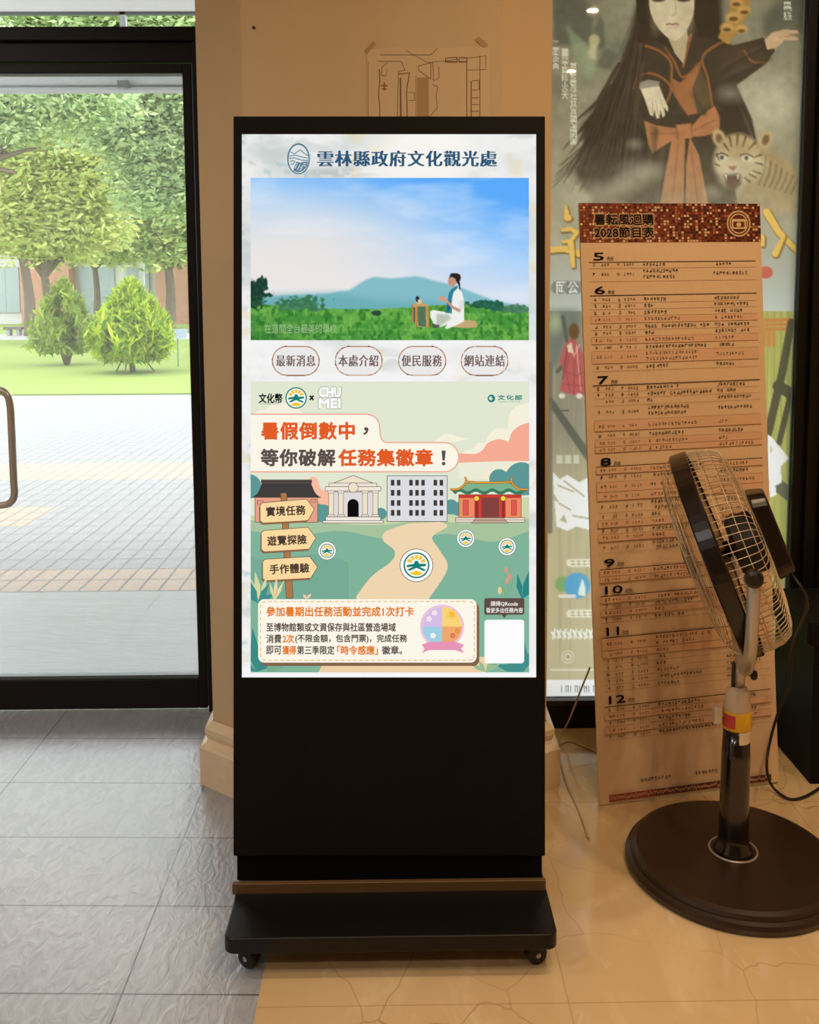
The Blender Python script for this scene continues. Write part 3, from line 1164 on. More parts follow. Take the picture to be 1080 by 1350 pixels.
# ---- the picture on the screen
sc3 = lambda x, y, h: kp(x, y, 0.0012 + h)
R = Raster(319, 177, 708, 894, 2.0)
n1, n2, n3 = R.noise(90, 60, 3, 4), R.noise(12, 10, 4, 3), R.noise(40, 18, 5, 4)
R.im[:] = np.array([238, 238, 237]) / 255
R.blend(np.clip((n1 - 0.42) * 5, 0, 1) * (R.Y < 470) * 0.7, (205, 213, 211))
R.blend(np.clip(1 - np.hypot((R.X - 440) / 70, (R.Y - 228) / 10), 0, 1) * (R.noise(10, 5, 77, 3) > 0.42) * 0.8, (176, 182, 178))
R.blend(np.clip(1 - np.hypot((R.X - 355) / 50, (R.Y - 200) / 24), 0, 1) * 0.8, (198, 208, 204))
R.blend(np.clip((n3 - 0.58) * 7, 0, 1) * 0.5, (196, 202, 200))
R.blend(np.clip((n2 - 0.66) * 8, 0, 1) * (R.X < 420) * 0.45, (150, 190, 190))
R.blend(np.clip((R.noise(30, 20, 9, 3) - 0.66) * 8, 0, 1) * 0.5, (232, 214, 176))
R.ell(560, 200, 70, 40, (250, 247, 242), 0.9, 0.9)
R.blend((R.Y > 448) * np.clip((R.noise(120, 30, 12, 3) - 0.45) * 5, 0, 1) * 0.8, (247, 246, 246))
R.blend(np.clip((R.Y - 872) / 16, 0, 1), (246, 246, 248))
screen = R.build('screen', M_SCREEN, lambda x, y, h: kp(x, y, 0.001), kroot, label='lit portrait display showing a travel page')

# video picture
V = Raster(330.5, 234.5, 697.5, 448.5, 1.0)
u, v = (V.X - 330) / 367, (V.Y - 234) / 170
tt = np.clip(1 - v * 1.05 + (u - 0.62) * 0.55, 0, 1)
sky0, sky1, sky2 = np.array([232, 230, 236]) / 255, np.array([176, 212, 250]) / 255, np.array([92, 170, 250]) / 255
q = tt[..., None]
V.im[:] = np.where(q < 0.5, sky0 + (sky1 - sky0) * q * 2, sky1 + (sky2 - sky1) * (q - 0.5) * 2)
V.ell(405, 330, 120, 55, (238, 230, 222), 1.6, 0.75)
V.blend(np.clip((V.noise(70, 22, 31, 4) - 0.48) * 3, 0, 1) * 0.35, (244, 244, 248))
hill = [(330, 396), (352, 391), (380, 389), (410, 388), (432, 387), (448, 384), (460, 383), (472, 375), (484, 368), (494, 365), (515, 367), (530, 366), (548, 364), (560, 366), (572, 370), (590, 374), (610, 380), (630, 388), (655, 397), (680, 402), (698, 404), (698, 416), (330, 416)]
V.poly(hill, (132, 188, 200), 1)
V.poly([(330, 396), (352, 391), (380, 389), (410, 388), (448, 387), (500, 396), (600, 400), (698, 408), (698, 416), (330, 416)], (104, 172, 178), 5, 0.8)
gy = 405 + 4 * np.sin(V.X / 60.0) + 2 * V.noise(8, 8, 8, 2) + 6 * np.clip((V.X - 620) / 78, 0, 1) - 3
gm = np.clip((V.Y - gy) / 1.5, 0, 1)
gn, gf = V.noise(26, 8, 41, 3), V.noise(5, 6, 42, 2)
gd = np.clip((V.Y - 404) / 44, 0, 1)
V.blend(gm, (74, 148, 62))
V.blend(gm * np.clip((gn - 0.45) * 4, 0, 1) * 0.8, (112, 178, 76))
V.blend(gm * np.clip((gf - 0.5) * 4, 0, 1) * 0.75, (44, 112, 42))
V.blend(gm * np.clip((V.noise(3.2, 5, 43, 1) - 0.6) * 4, 0, 1) * 0.5, (140, 196, 96))
V.blend(gm * np.clip(0.35 - np.abs(V.X - 330) / 300, 0, 1) * gd, (24, 84, 36))


def vbush(cx, cy, rx, ry, col, seed):
    d = np.hypot((V.X - cx) / rx, (V.Y - cy) / ry) + (V.noise(5, 5, seed, 2) - 0.5) * 1.1
    V.blend(np.clip((1 - d) * 4, 0, 1), col)
    V.blend(np.clip((1 - d) * 4, 0, 1) * np.clip((V.noise(4, 4, seed + 1, 2) - 0.5) * 4, 0, 1) * 0.5, tuple(min(255, x + 30) for x in col))


vbush(338, 382, 20, 17, (28, 62, 50), 51)
vbush(334, 398, 12, 12, (30, 70, 48), 52)
vbush(400, 400, 36, 10, (62, 118, 84), 53)
vbush(640, 401, 24, 7, (38, 96, 74), 54)
vbush(655, 404, 14, 6, (40, 98, 76), 57)
vbush(680, 407, 20, 6, (70, 120, 90), 55)
vbush(496, 412, 8, 4, (40, 74, 54), 56)
V.line([(361, 406), (361, 386)], 1.2, (150, 150, 150), 0.6)
Q = lambda x, y: (540 + x / 6.0, 340 + y / 6.0)
# cushion, table, seated figure in white
V.poly([Q(330, 545), Q(345, 515), Q(400, 498), Q(470, 490), Q(525, 500), Q(540, 525), Q(525, 550), Q(430, 556)], (196, 168, 118), 0.6)
V.poly([Q(20, 365), Q(110, 355), Q(150, 380), Q(155, 550), Q(70, 545), Q(20, 500)], (198, 160, 100))
V.poly([Q(65, 385), Q(128, 385), Q(132, 545), Q(68, 540)], (84, 116, 88))
V.poly([Q(30, 390), Q(44, 390), Q(44, 520), Q(30, 500)], (70, 90, 70))
V.line([Q(22, 370), Q(20, 500)], 1.4, (160, 104, 56))
V.line([Q(62, 385), Q(56, 540)], 1.5, (176, 116, 60))
V.line([Q(142, 385), Q(150, 548)], 1.6, (206, 132, 60))
V.poly([Q(50, 345), Q(90, 340), Q(95, 360), Q(55, 362)], (226, 206, 160))
V.poly([Q(48, 310), Q(66, 300), Q(80, 318), Q(72, 350), Q(54, 352)], (40, 42, 50), 0.5)
V.ell(*Q(80, 340), 2.2, 2.2, (230, 200, 150))
skin = (196, 150, 126)
V.poly([Q(340, 260), Q(385, 240), Q(415, 270), Q(430, 330), Q(432, 500), Q(380, 530), Q(300, 560), Q(280, 556), Q(300, 525), Q(230, 552), Q(205, 540), Q(165, 470), Q(165, 425), Q(190, 412), Q(290, 430), Q(335, 440), Q(338, 330)], (238, 240, 236), 0.5)
V.poly([Q(215, 440), Q(310, 450), Q(330, 480), Q(230, 548), Q(212, 520)], (170, 186, 168), 1.2, 0.8)
V.poly([Q(180, 520), Q(235, 530), Q(240, 548), Q(200, 556), Q(178, 545)], (70, 66, 62), 0.5, 0.8)
V.poly([Q(388, 350), Q(432, 330), Q(432, 400), Q(395, 430)], (214, 220, 216), 1.0, 0.7)
V.poly([Q(330, 250), Q(380, 215), Q(378, 240), Q(350, 270), Q(332, 330), Q(328, 440), Q(285, 436), Q(300, 350), Q(310, 280)], (44, 128, 146), 0.5)
V.poly([Q(300, 360), Q(325, 340), Q(322, 400), Q(296, 430)], (20, 84, 120), 0.5, 0.8)
V.line([Q(390, 415), Q(340, 390), Q(290, 335)], [4.4, 3.6, 3.0], skin)
V.poly([Q(225, 310), Q(250, 300), Q(300, 322), Q(300, 350), Q(270, 348), Q(230, 328)], (206, 160, 138), 0.3)
V.poly([Q(308, 160), Q(330, 135), Q(372, 150), Q(376, 200), Q(345, 230), Q(325, 225), Q(308, 205), Q(303, 190)], skin, 0.4)
V.poly([Q(312, 160), Q(325, 122), Q(370, 120), Q(400, 130), Q(408, 160), Q(395, 190), Q(380, 205), Q(372, 190), Q(362, 165), Q(335, 150)], (44, 38, 40), 0.4)
V.line([Q(388, 180), Q(394, 215), Q(400, 250)], [2.6, 2.4, 1.4], (36, 32, 36))
video = V.build('video_picture', M_SCREEN, lambda x, y, h: kp(x, y, 0.0014), screen, label='landscape picture of a person in white seated on a cushion in a green field')
cap = Art(lambda x, y, h: kp(x, y, 0.0016 + h))
cap.text('在這間全台最美的學校', 349, 427, 444, 439.5, (158, 188, 140), 0.0)
cap.build('caption', M_SCREEN, video)

# header
H_ = Art(sc3, z0=0.0004)
blue = (46, 88, 120)
H_.text('雲林縣政府文化觀光處', 418, 197.5, 655.5, 220.5, blue, 0.045, spacing=1.12, song=True)
egg = []
for k in range(48):
    a = 2 * pi * k / 48
    egg.append((cos(a), sin(a)))
teal = (92, 126, 146)
H_.poly([(393.6 + 15.0 * x, 209.5 + 20.8 * y * (1 if y < 0 else 0.98)) for x, y in egg], teal)
H_.poly([(393.6 + 13.0 * x, 209.7 + 18.6 * y) for x, y in egg], (226, 230, 230))
clip = lambda x, y: (max(393.6 - 13 * sqrt(max(0, 1 - ((y - 209.7) / 18.6) ** 2)), min(393.6 + 13 * sqrt(max(0, 1 - ((y - 209.7) / 18.6) ** 2)), x)), y)
for ln in ([(383, 200), (388, 203), (396, 197.5), (401, 202), (406, 205)], [(381, 206), (390, 204.5), (398, 207), (406, 208.5)], [(381, 209), (388, 208), (397, 211), (406, 211.5)],
           [(382, 213), (386, 211.5), (389, 213), (386, 217), (383, 216)]):
    H_.line([clip(*q) for q in ln], 1.2, teal)
H_.poly([clip(*q) for q in [(388, 220), (391, 213), (396, 214.5), (401, 213), (406, 213), (405, 219), (400, 225), (394, 227.6), (387, 225.5)]], teal)
for ln in ([(389, 222), (392, 215)], [(392, 224), (396, 216.5)], [(396, 221.5), (400, 218), (404, 219)], [(395, 225), (399, 221)], [(400, 216), (404, 215.5)]):
    H_.line(ln, 0.9, (226, 230, 230))
H_.build('page_header', M_SCREEN, screen)

# four round-ended menu buttons
for (x0, x1), w, (t0, t1) in zip(((358.5, 421.5), (441.5, 504.5), (525, 588.5), (607.5, 670.5)), ('最新消息', '本處介紹', '便民服務', '網站連結'), ((364, 416), (446, 499), (529.5, 583), (612, 666))):
    B = Art(sc3, z0=0.0004)
    B.rrect(x0, 456, x1, 495.5, 19.5, (246, 240, 236))
    B.poly(B.rrect_pts(x0, 456, x1, 495.5, 19.5), (176, 132, 106))
    g = random.Random(x0)
    pts = B.rrect_pts(x0, 456, x1, 495.5, 19.5, 10)
    for k in range(0, len(pts), 3):
        c = g.choice([(120, 86, 66), (206, 170, 140), (150, 104, 78), (222, 200, 180)])
        B.line([(pts[k][0] * 0.985 + (x0 + x1) / 2 * 0.015, pts[k][1] * 0.985 + 475.75 * 0.015), (pts[(k + 1) % len(pts)][0] * 0.985 + (x0 + x1) / 2 * 0.015, pts[(k + 1) % len(pts)][1] * 0.985 + 475.75 * 0.015)], 1.4, c)
    B.rrect(x0 + 1.5, 457.5, x1 - 1.5, 494, 18, (236, 233, 233))
    for k in range(12):
        q = (g.uniform(x0 + 12, x1 - 12), g.uniform(460, 492))
        B.rect(q[0], q[1], q[0] + 0.8, q[1] + 0.8, (206, 196, 190))
    B.text(w, t0, 467.5, t1, 483.5, (112, 92, 88), 0.03, spacing=1.1, song=True)
    B.build('menu_button', M_SCREEN, screen)

# event poster
E_ = Art(sc3, dz=9e-6, z0=0.0004)
A1 = lambda x, y: (325 + x / 5.538, 505 + y / 5.538)
A2 = lambda x, y: (510 + x / 5.538, 505 + y / 5.538)
A3 = lambda x, y: (325 + x / 5.538, 625 + y / 5.538)
A4 = lambda x, y: (510 + x / 5.538, 625 + y / 5.538)
cl = lambda p: (min(max(p[0], 330.5), 697.8), min(max(p[1], 503), 886.5))


def ep(pts, col):
    E_.poly([cl(p) for p in pts], col)


def spl(pts, n=6):
    return [(p.x, p.y) for p in smooth_path([(x, y, 0) for x, y in pts], n)]


out = (84, 66, 58)
E_.rect(330.5, 503, 697.8, 886.5, (225, 231, 208))
ep(spl([(331, 548), (340, 542), (350, 540), (362, 532), (375, 531), (392, 538), (400, 546), (400, 548)]), (246, 240, 220))
ep(spl([A2(540, 515), A2(600, 487), A2(630, 480), A2(660, 440), A2(720, 432), A2(740, 390), A2(800, 330), A2(885, 340)]) + spl([A2(885, 340), A2(895, 230), A2(950, 170), A2(1042, 143)]) + [A2(1042, 580), A2(540, 580)], (246, 240, 218))
ep(spl([A2(345, 430), A2(400, 385), A2(460, 372), A2(530, 395), A2(610, 405)]) + [A2(500, 432)], (246, 240, 218))
ep(spl([A2(525, 512), A2(600, 516), A2(650, 516), A2(700, 488), A2(735, 440), A2(800, 412), A2(850, 414), A2(890, 430)]) + spl([A2(890, 430), A2(915, 360), A2(970, 312), A2(1042, 288)]) + [A2(1042, 570), A2(800, 572), A2(525, 582)], (246, 172, 148))
ep([A2(525, 582), A2(1042, 572), A2(1042, 700), A2(525, 700)], (236, 236, 214))
ep(spl([A2(700, 665), A2(800, 640), A2(880, 600)]) + [A2(900, 700), A2(700, 700)], (250, 232, 208))
# pink cloud behind the hall, hills, meadow, path
ep(spl([A3(440, 60), A3(480, 20), A3(520, 40), A3(545, 110), A3(590, 130), A3(620, 190)]) + [A3(620, 300), A3(440, 300)], (248, 188, 160))
ep([(330.5, 680), (400, 672), (470, 676), (560, 670), (640, 668), (697.8, 655), (697.8, 790), (330.5, 790)], (206, 214, 172))
for c in ((A3(20, 90), 16), (A3(560, 300), 14), (A3(520, 270), 10), (A2(985, 700), 22), (A2(1040, 720), 18), (A2(820, 700), 13), (A4(470, 240), 10), (A4(520, 255), 9), (A3(980, 290), 8)):
    (x, y), r = c
    k = 36
    ep([(x + r * cos(2 * pi * i / k), y + r * sin(2 * pi * i / k)) for i in range(k)], (92, 152, 150))
ep(spl([(330.5, 686), (380, 684), (440, 690), (500, 692), (560, 686), (620, 690), (697.8, 684)]) + [(697.8, 886.5), (330.5, 886.5)], (168, 196, 158))
ep(spl([(330.5, 700), (390, 706), (450, 700), (520, 712), (590, 704), (650, 714), (697.8, 700)]) + [(697.8, 886.5), (330.5, 886.5)], (128, 180, 154))
ep(spl([(540, 690), (510, 700), (505, 712), (520, 726), (516, 740), (490, 760), (470, 786)]) + [(470, 790), (565, 790)] + spl([(565, 790), (590, 750), (580, 726), (570, 708), (590, 694), (580, 688)]), (240, 214, 176))
ep(spl([(330.5, 733), (360, 740), (420, 730), (460, 742)]) + [(460, 790), (330.5, 790)], (118, 172, 150))
ep([(430, 866), (650, 866), (640, 886.5), (420, 886.5)], (238, 208, 168))
# title panel
tp = [(330.5, 546)] + spl([(484, 546), (493, 549), (499, 556), (501, 566), (502, 576), (506, 582), (512, 583.5)], 4) + [(586, 583.5)] + [(586 + 19 * cos(radians(a)), 602.7 + 19.2 * sin(radians(a))) for a in range(-80, 81, 10)] + [(586, 622), (330.5, 622)]
E_.poly(tp, (252, 246, 230))
E_.line(tp[:-1] + [(330.5, 622)], 1.6, (240, 168, 148))
org, drk = (226, 92, 40), (92, 80, 74)
E_.text('暑假倒數中', 344, 556, 468, 580, org, 0.042, spacing=1.08)
E_.text('，', 479, 563, 486, 573.5, drk, 0.05)
E_.text('等你破解', 343.5, 591.5, 442.5, 615, drk, 0.042, spacing=1.08)
E_.text('任務集徽章', 446, 591.5, 571, 615, org, 0.042, spacing=1.08)
E_.poly([(582.2, 594), (587.8, 594), (586.6, 607), (583.4, 607)], drk)
E_.ell(585, 611.2, 2.5, 2.5, drk, 14)
E_.text('文化幣', 341, 518.5, 372.5, 531.5, (16, 16, 16), 0.034)
E_.text('CULTURE POINTS', 343, 531.2, 370, 533.2, (60, 130, 120), 0.0)


def coin(x, y, r, rim=None):
    k = 44
    dk = (20, 128, 118)
    if rim:
        E_.ell(x, y, r * 1.28, r * 1.28, out, k)
        E_.ell(x, y, r * 1.23, r * 1.23, (252, 252, 250), k)
    E_.ell(x, y, r, r, dk, k)
    E_.ell(x, y, r * 0.88, r * 0.88, (250, 250, 246), k)
    for a in (-150, -120, -90, -60, -30):
        a0, a1 = radians(a - 11), radians(a + 11)
        E_.poly([(x + r * 0.42 * cos(a0), y - r * .05 + r * 0.42 * sin(a0)), (x + r * 0.78 * cos(a0), y - r * .02 + r * 0.78 * sin(a0)), (x + r * 0.78 * cos(a1), y - r * .02 + r * 0.78 * sin(a1)), (x + r * 0.42 * cos(a1), y - r * .05 + r * 0.42 * sin(a1))], (246, 196, 48))
    E_.poly([(x - r * 0.55, y + r * 0.62)] + [(x + r * 0.8 * cos(radians(a)), y + r * 0.78 * sin(radians(a))) for a in range(140, 39, -10)] + [(x + r * 0.55, y + r * 0.62), (x, y + r * 0.40)], (240, 200, 44))
    E_.poly([(x - r * .74, y - r * .02), (x - r * .2, y - r * .12), (x - r * .1, y - r * .34), (x + r * .12, y - r * .34), (x + r * .2, y - r * .12), (x + r * .74, y - r * .12), (x + r * .74, y + r * .06), (x + r * .25, y + r * .12), (x + r * .72, y + r * .34), (x + r * .6, y + r * .46), (x, y + r * .2), (x - r * .5, y + r * .42), (x - r * .72, y + r * .34), (x - r * .25, y + r * .1), (x - r * .74, y + r * .16)], dk)


coin(390.5, 524.6, 14.2)
E_.line([(408.5, 521.5), (413.5, 527.5)], 2.2, (20, 20, 20))
E_.line([(413.5, 521.5), (408.5, 527.5)], 2.2, (20, 20, 20))
for w, b in (('CHU', (420, 510, 450, 524)), ('MEI', (420, 525, 449.5, 538.5))):
    E_.text(w, b[0] - 0.8, b[1] - 0.8, b[2] + 0.8, b[3] + 0.8, (150, 146, 144), 0.085)
    E_.text(w, *b, (252, 252, 252), 0.06)
tl2 = (40, 134, 124)
E_.ell(648, 525.3, 5.0, 5.2, tl2, 24)
E_.ell(647.3, 525.0, 2.4, 2.6, (225, 231, 208), 16)
E_.ell(649.6, 523.4, 1.6, 1.6, tl2, 12)
E_.text('文化部', 656, 520.6, 688.5, 527.6, tl2, 0.04, spacing=1.2)
E_.text('MINISTRY OF CULTURE', 658, 529, 686, 530.6, (100, 150, 140), 0.0)
# old hall with dark roof
E_.opoly([A3(62, 160), A3(520, 160), A3(520, 352), A3(62, 352)], (230, 160, 136), out, 0.7)
E_.opoly([A3(80, 195), A3(120, 195), A3(120, 220), A3(80, 220)], (230, 160, 136), out, 0.6)
E_.opoly([A3(470, 185), A3(508, 185), A3(508, 205), A3(470, 205)], (230, 160, 136), out, 0.6)
E_.poly(spl([A3(35, 172), A3(80, 140), A3(112, 68)]) + [A3(472, 68)] + spl([A3(472, 68), A3(505, 140), A3(548, 172)]), (66, 62, 62))
E_.rect(*A3(106, 40), *A3(478, 68), (84, 74, 70))
E_.line([A3(108, 54), A3(476, 54)], 0.7, (60, 54, 52))
# classical museum
cr = (240, 226, 202)
E_.opoly([A3(605, 130), A3(960, 130), A3(960, 312), A3(605, 312)], (224, 218, 218), out, 0.7)
E_.opoly([A3(630, 68), A3(780, 10), A3(930, 68)], cr, out, 0.8)
E_.opoly([A3(603, 66), A3(952, 66), A3(952, 92), A3(603, 92)], (236, 226, 214), out, 0.7)
E_.opoly([A3(575, 92), A3(982, 92), A3(982, 122), A3(575, 122)], (242, 232, 218), out, 0.7)
E_.ell(*A3(780, 98), 6.8, 6.8, out, 24)
E_.ell(*A3(780, 98), 6.1, 6.1, cr, 24)
for a in (600, 672, 848, 924):
    E_.opoly([A3(a, 136), A3(a + 36, 136), A3(a + 36, 298), A3(a, 298)], cr, out, 0.6)
    E_.opoly([A3(a - 8, 122), A3(a + 44, 122), A3(a + 40, 138), A3(a - 4, 138)], (242, 232, 218), out, 0.6)
    E_.opoly([A3(a - 8, 296), A3(a + 44, 296), A3(a + 44, 310), A3(a - 8, 310)], (242, 232, 218), out, 0.6)
E_.poly([A3(738, 312), A3(738, 220)] + [A3(779 + 41 * cos(radians(a)), 222 + 40 * sin(radians(a))) for a in range(190, 351, 16)] + [A3(820, 220), A3(820, 312)], (14, 12, 12))
E_.opoly([A3(578, 312), A3(980, 312), A3(980, 340), A3(578, 340)], (240, 232, 222), out, 0.7)
E_.opoly([A3(556, 340), A3(1000, 340), A3(1000, 357), A3(556, 357)], (244, 236, 226), out, 0.7)
# grey office block
E_.opoly([A4(2, 12), A4(442, 12), A4(442, 346), A4(2, 346)], (220, 222, 226), out, 0.8)
wl = []
for yy in (42, 116, 190, 262):
    for xx in (30, 74, 164, 208, 252, 342, 386):
        wl.append((*A4(xx, yy), *A4(xx + 26, yy + 42)))
E_.rects(wl, (66, 58, 56))
# red temple hall
E_.opoly([A4(526, 150), A4(982, 150), A4(982, 318), A4(526, 318)], (240, 140, 100), out, 0.7)
E_.rect(*A4(526, 150), *A4(982, 176), (200, 62, 48))
E_.rect(*A4(640, 176), *A4(868, 318), (206, 66, 56))
E_.rect(*A4(692, 172), *A4(820, 318), (132, 66, 64))
for a in (648, 842):
    E_.rect(*A4(a, 176), *A4(a + 20, 318), (140, 52, 46))
for a in (558, 910):
    E_.opoly([A4(a, 190), A4(a + 38, 190), A4(a + 38, 300), A4(a, 300)], (224, 92, 80), out, 0.6)
E_.opoly([A4(502, 318), A4(1008, 318), A4(1008, 352), A4(502, 352)], (236, 222, 208), out, 0.7)
E_.line([A4(502, 334), A4(1008, 334)], 0.6, out)
E_.opoly([A4(655, 318), A4(850, 318), A4(888, 358), A4(618, 358)], (196, 166, 148), out, 0.6)
E_.line([A4(645, 338), A4(866, 338)], 0.6, out)
wav = []
for k in range(25):
    x = 980 - (980 - 500) * k / 24
    wav.append(A4(x, 140 + 12 * sin(k * 1.05) + (8 if k in (0, 24) else 0)))
E_.poly(spl([A4(470, 118), A4(530, 112), A4(566, 66)]) + [A4(905, 66)] + spl([A4(905, 66), A4(950, 112), A4(1026, 118)]) + wav, (62, 124, 98))
E_.poly(spl([A4(490, 112), A4(540, 106), A4(580, 68)]) + [A4(900, 68)] + spl([A4(900, 68), A4(945, 104), A4(1005, 112)]) + [(x, y - 4.5) for x, y in wav[1:-1]], (126, 178, 140))
for s in (spl([A4(462, 112), A4(520, 110), A4(560, 84), A4(580, 52), A4(574, 24)]), spl([A4(1030, 112), A4(972, 110), A4(930, 84), A4(910, 52), A4(916, 24)]), [A4(580, 56), A4(660, 62), A4(830, 62), A4(910, 56)]):
    E_.line(s, 3.0, out)
    E_.line(s, 2.0, (232, 158, 52))
for a in (656, 850):
    E_.ell(*A4(a, 178), 3.6, 3.6, out, 16)
    E_.ell(*A4(a, 178), 3.1, 3.1, (250, 220, 70), 16)
# signpost with three arrow boards
E_.opoly([A3(250, 138), A3(294, 138), A3(340, 905), A3(290, 905)], (176, 120, 74), out, 0.7)
for (pts, body, (cx, cy)) in (
        ([(118, 210), (440, 182), (496, 258), (448, 340), (120, 358), (100, 340), (100, 224)], '實境任務', (287, 268)),
        ([(126, 412), (450, 388), (508, 466), (458, 548), (130, 568), (108, 550), (108, 430)], '遊覽探險', (296, 482)),
        ([(136, 622), (462, 602), (520, 680), (470, 760), (140, 778), (118, 762), (118, 638)], '手作體驗', (314, 690))):
    E_.poly([A3(x - 6, y + 12) for x, y in pts], out)
    E_.poly([A3(x - 4, y + 9) for x, y in pts], (170, 112, 70))
    E_.opoly([A3(*p) for p in pts], (252, 218, 160), out, 0.8)
    c = A3(cx, cy)
    E_.text(body, c[0] - 26.2, c[1] - 6.6, c[0] + 26.2, c[1] + 6.6, (74, 58, 50), 0.034, rot=-2.6, spacing=1.05)
# emblem discs
coin(*A3(588, 560), 9.4, True)
coin(*A4(217, 666), 17.2, True)
coin(*A4(577, 470), 9.2, True)
coin(*A4(879, 530), 9.2, True)


def leafs(cx, cy, lst, col):
    for a, ln, w in lst:
        a = radians(a)
        dx, dy = cos(a), -sin(a)
        ep([(cx, cy), (cx + dx * ln * .5 - dy * w, cy + dy * ln * .5 + dx * w), (cx + dx * ln, cy + dy * ln), (cx + dx * ln * .5 + dy * w, cy + dy * ln * .5 - dx * w)], col)


leafs(343, 792, ((100, 40, 4), (120, 34, 4), (75, 36, 3)), (214, 214, 160))
leafs(340, 795, ((60, 30, 4), (110, 30, 4), (140, 24, 4), (30, 26, 4)), (66, 142, 138))
leafs(362, 792, ((65, 30, 2.4), (85, 34, 2.4), (105, 26, 2)), (232, 214, 164))
leafs(404, 790, ((50, 10, 2), (120, 8, 2)), (246, 206, 170))
leafs(688, 790, ((70, 40, 5), (100, 34, 4), (45, 26, 4)), (44, 134, 134))
leafs(668, 790, ((85, 42, 1.0), (70, 40, 1.0), (105, 30, 1.2)), (120, 176, 130))
for x, y in (A4(872, 700), A4(896, 745), A4(880, 780)):
    E_.ell(x, y, 2.0, 4.0, (236, 148, 128), 12)
E_.ell(*A4(826, 850), 2.6, 5, (236, 206, 140), 12)
leafs(338, 886, ((95, 60, 6), (120, 44, 6), (70, 50, 6), (150, 24, 5), (40, 26, 5)), (58, 138, 134))
leafs(352, 886, ((20, 30, 4), (35, 26, 4), (60, 18, 4)), (120, 172, 140))
leafs(690, 886, ((90, 46, 6), (115, 44, 6), (140, 38, 6), (60, 30, 6), (165, 40, 5)), (66, 142, 138))
leafs(640, 886, ((150, 24, 3), (120, 18, 3), (60, 22, 3), (30, 24, 3)), (150, 190, 146))
# information card
E_.poly(E_.rrect_pts(344, 794, 632, 878, 8), (132, 100, 74))
E_.poly(E_.rrect_pts(340.5, 790, 628.5, 873.5, 8), (253, 247, 233))
dash = E_.rrect_pts(343.5, 793, 625.5, 870.5, 6, 3)
per = []
for a, b in zip(dash, dash[1:] + dash[:1]):
    n = max(1, int(hypot(b[0] - a[0], b[1] - a[1]) / 1.0))
    per += [(a[0] + (b[0] - a[0]) * i / n, a[1] + (b[1] - a[1]) * i / n) for i in range(n)]
for k in range(0, len(per) - 5, 8):
    E_.line(per[k:k + 6:5], 1.3, (232, 188, 112))
bn, og = (88, 72, 62), (230, 122, 34)
E_.text('參加暑期出任務活動並完成1次打卡', 351, 799.5, 546, 813, og, 0.032)
E_.text('至博物館類或文資保存與社區營造場域', 351, 821, 522, 832.8, bn, 0.026)
E_.text('消費', 351, 836.2, 371.2, 848, bn, 0.026)
E_.text('2次', 372.5, 836.2, 388, 848, og, 0.032)
E_.text('(不限金額，包含門票)，完成任務', 389.2, 836.2, 537, 848.4, bn, 0.026)
E_.text('即可', 351, 851.2, 371.2, 863, bn, 0.026)
E_.text('獲得', 372.2, 851.2, 390.5, 863, og, 0.032)
E_.text('第三季限定', 391.6, 851.2, 441.2, 863, bn, 0.026)
E_.text('「時令感應」', 444.5, 851, 498.5, 863.4, og, 0.032)
E_.text('徽章。', 503.5, 851.2, 530.5, 863, bn, 0.026)
# oval badge with ribbon, four season fields
E_.ell(583, 826, 29, 29, (236, 196, 220), 44)
for (a0, a1), c in (((180, 270), (214, 190, 232)), ((270, 360), (250, 214, 120)), ((0, 90), (240, 168, 110)), ((90, 180), (158, 208, 226))):
    E_.poly([(583, 826)] + [(583 + 26 * cos(radians(a)), 826 + 26 * sin(radians(a))) for a in range(a0, a1 + 1, 10)], c)
for x, y, c in ((566, 816, (250, 226, 240)), (573, 808, (250, 226, 240)), (571, 838, (240, 248, 252)), (597, 838, (222, 120, 84)), (603, 832, (232, 150, 60))):
    for a in range(0, 360, 72):
        E_.ell(x + 2.2 * cos(radians(a)), y + 2.2 * sin(radians(a)), 1.7, 1.7, c, 10)
for a in range(0, 360, 30):
    E_.line([(596 + 4.5 * cos(radians(a)), 810 + 4.5 * sin(radians(a))), (596 + 7 * cos(radians(a)), 810 + 7 * sin(radians(a)))], 1.0, (246, 180, 50))
E_.ell(596, 810, 4, 4, (250, 190, 60), 18)
E_.poly([(556, 850), (566, 846), (600, 846), (612, 850), (608, 855), (612, 861), (600, 857), (566, 857), (556, 861), (560, 855)], (232, 150, 184))
# scan panel; the code itself is left blank
E_.rrect(638.5, 788.5, 691.5, 810.5, 3, (96, 78, 70))
E_.poly([(661, 810), (669, 810), (665, 815)], (96, 78, 70))
E_.text('請掃QRcode', 647, 792.5, 683, 799.5, (250, 246, 240), 0.02)
E_.text('看更多出任務內容', 641, 801.2, 689.5, 808, (250, 246, 240), 0.015)
E_.rrect(638.8, 817, 691.2, 874.5, 4, (252, 252, 252))
E_.build('event_poster', M_SCREEN, screen, label='illustrated event page with a signpost, four buildings and orange lettering')

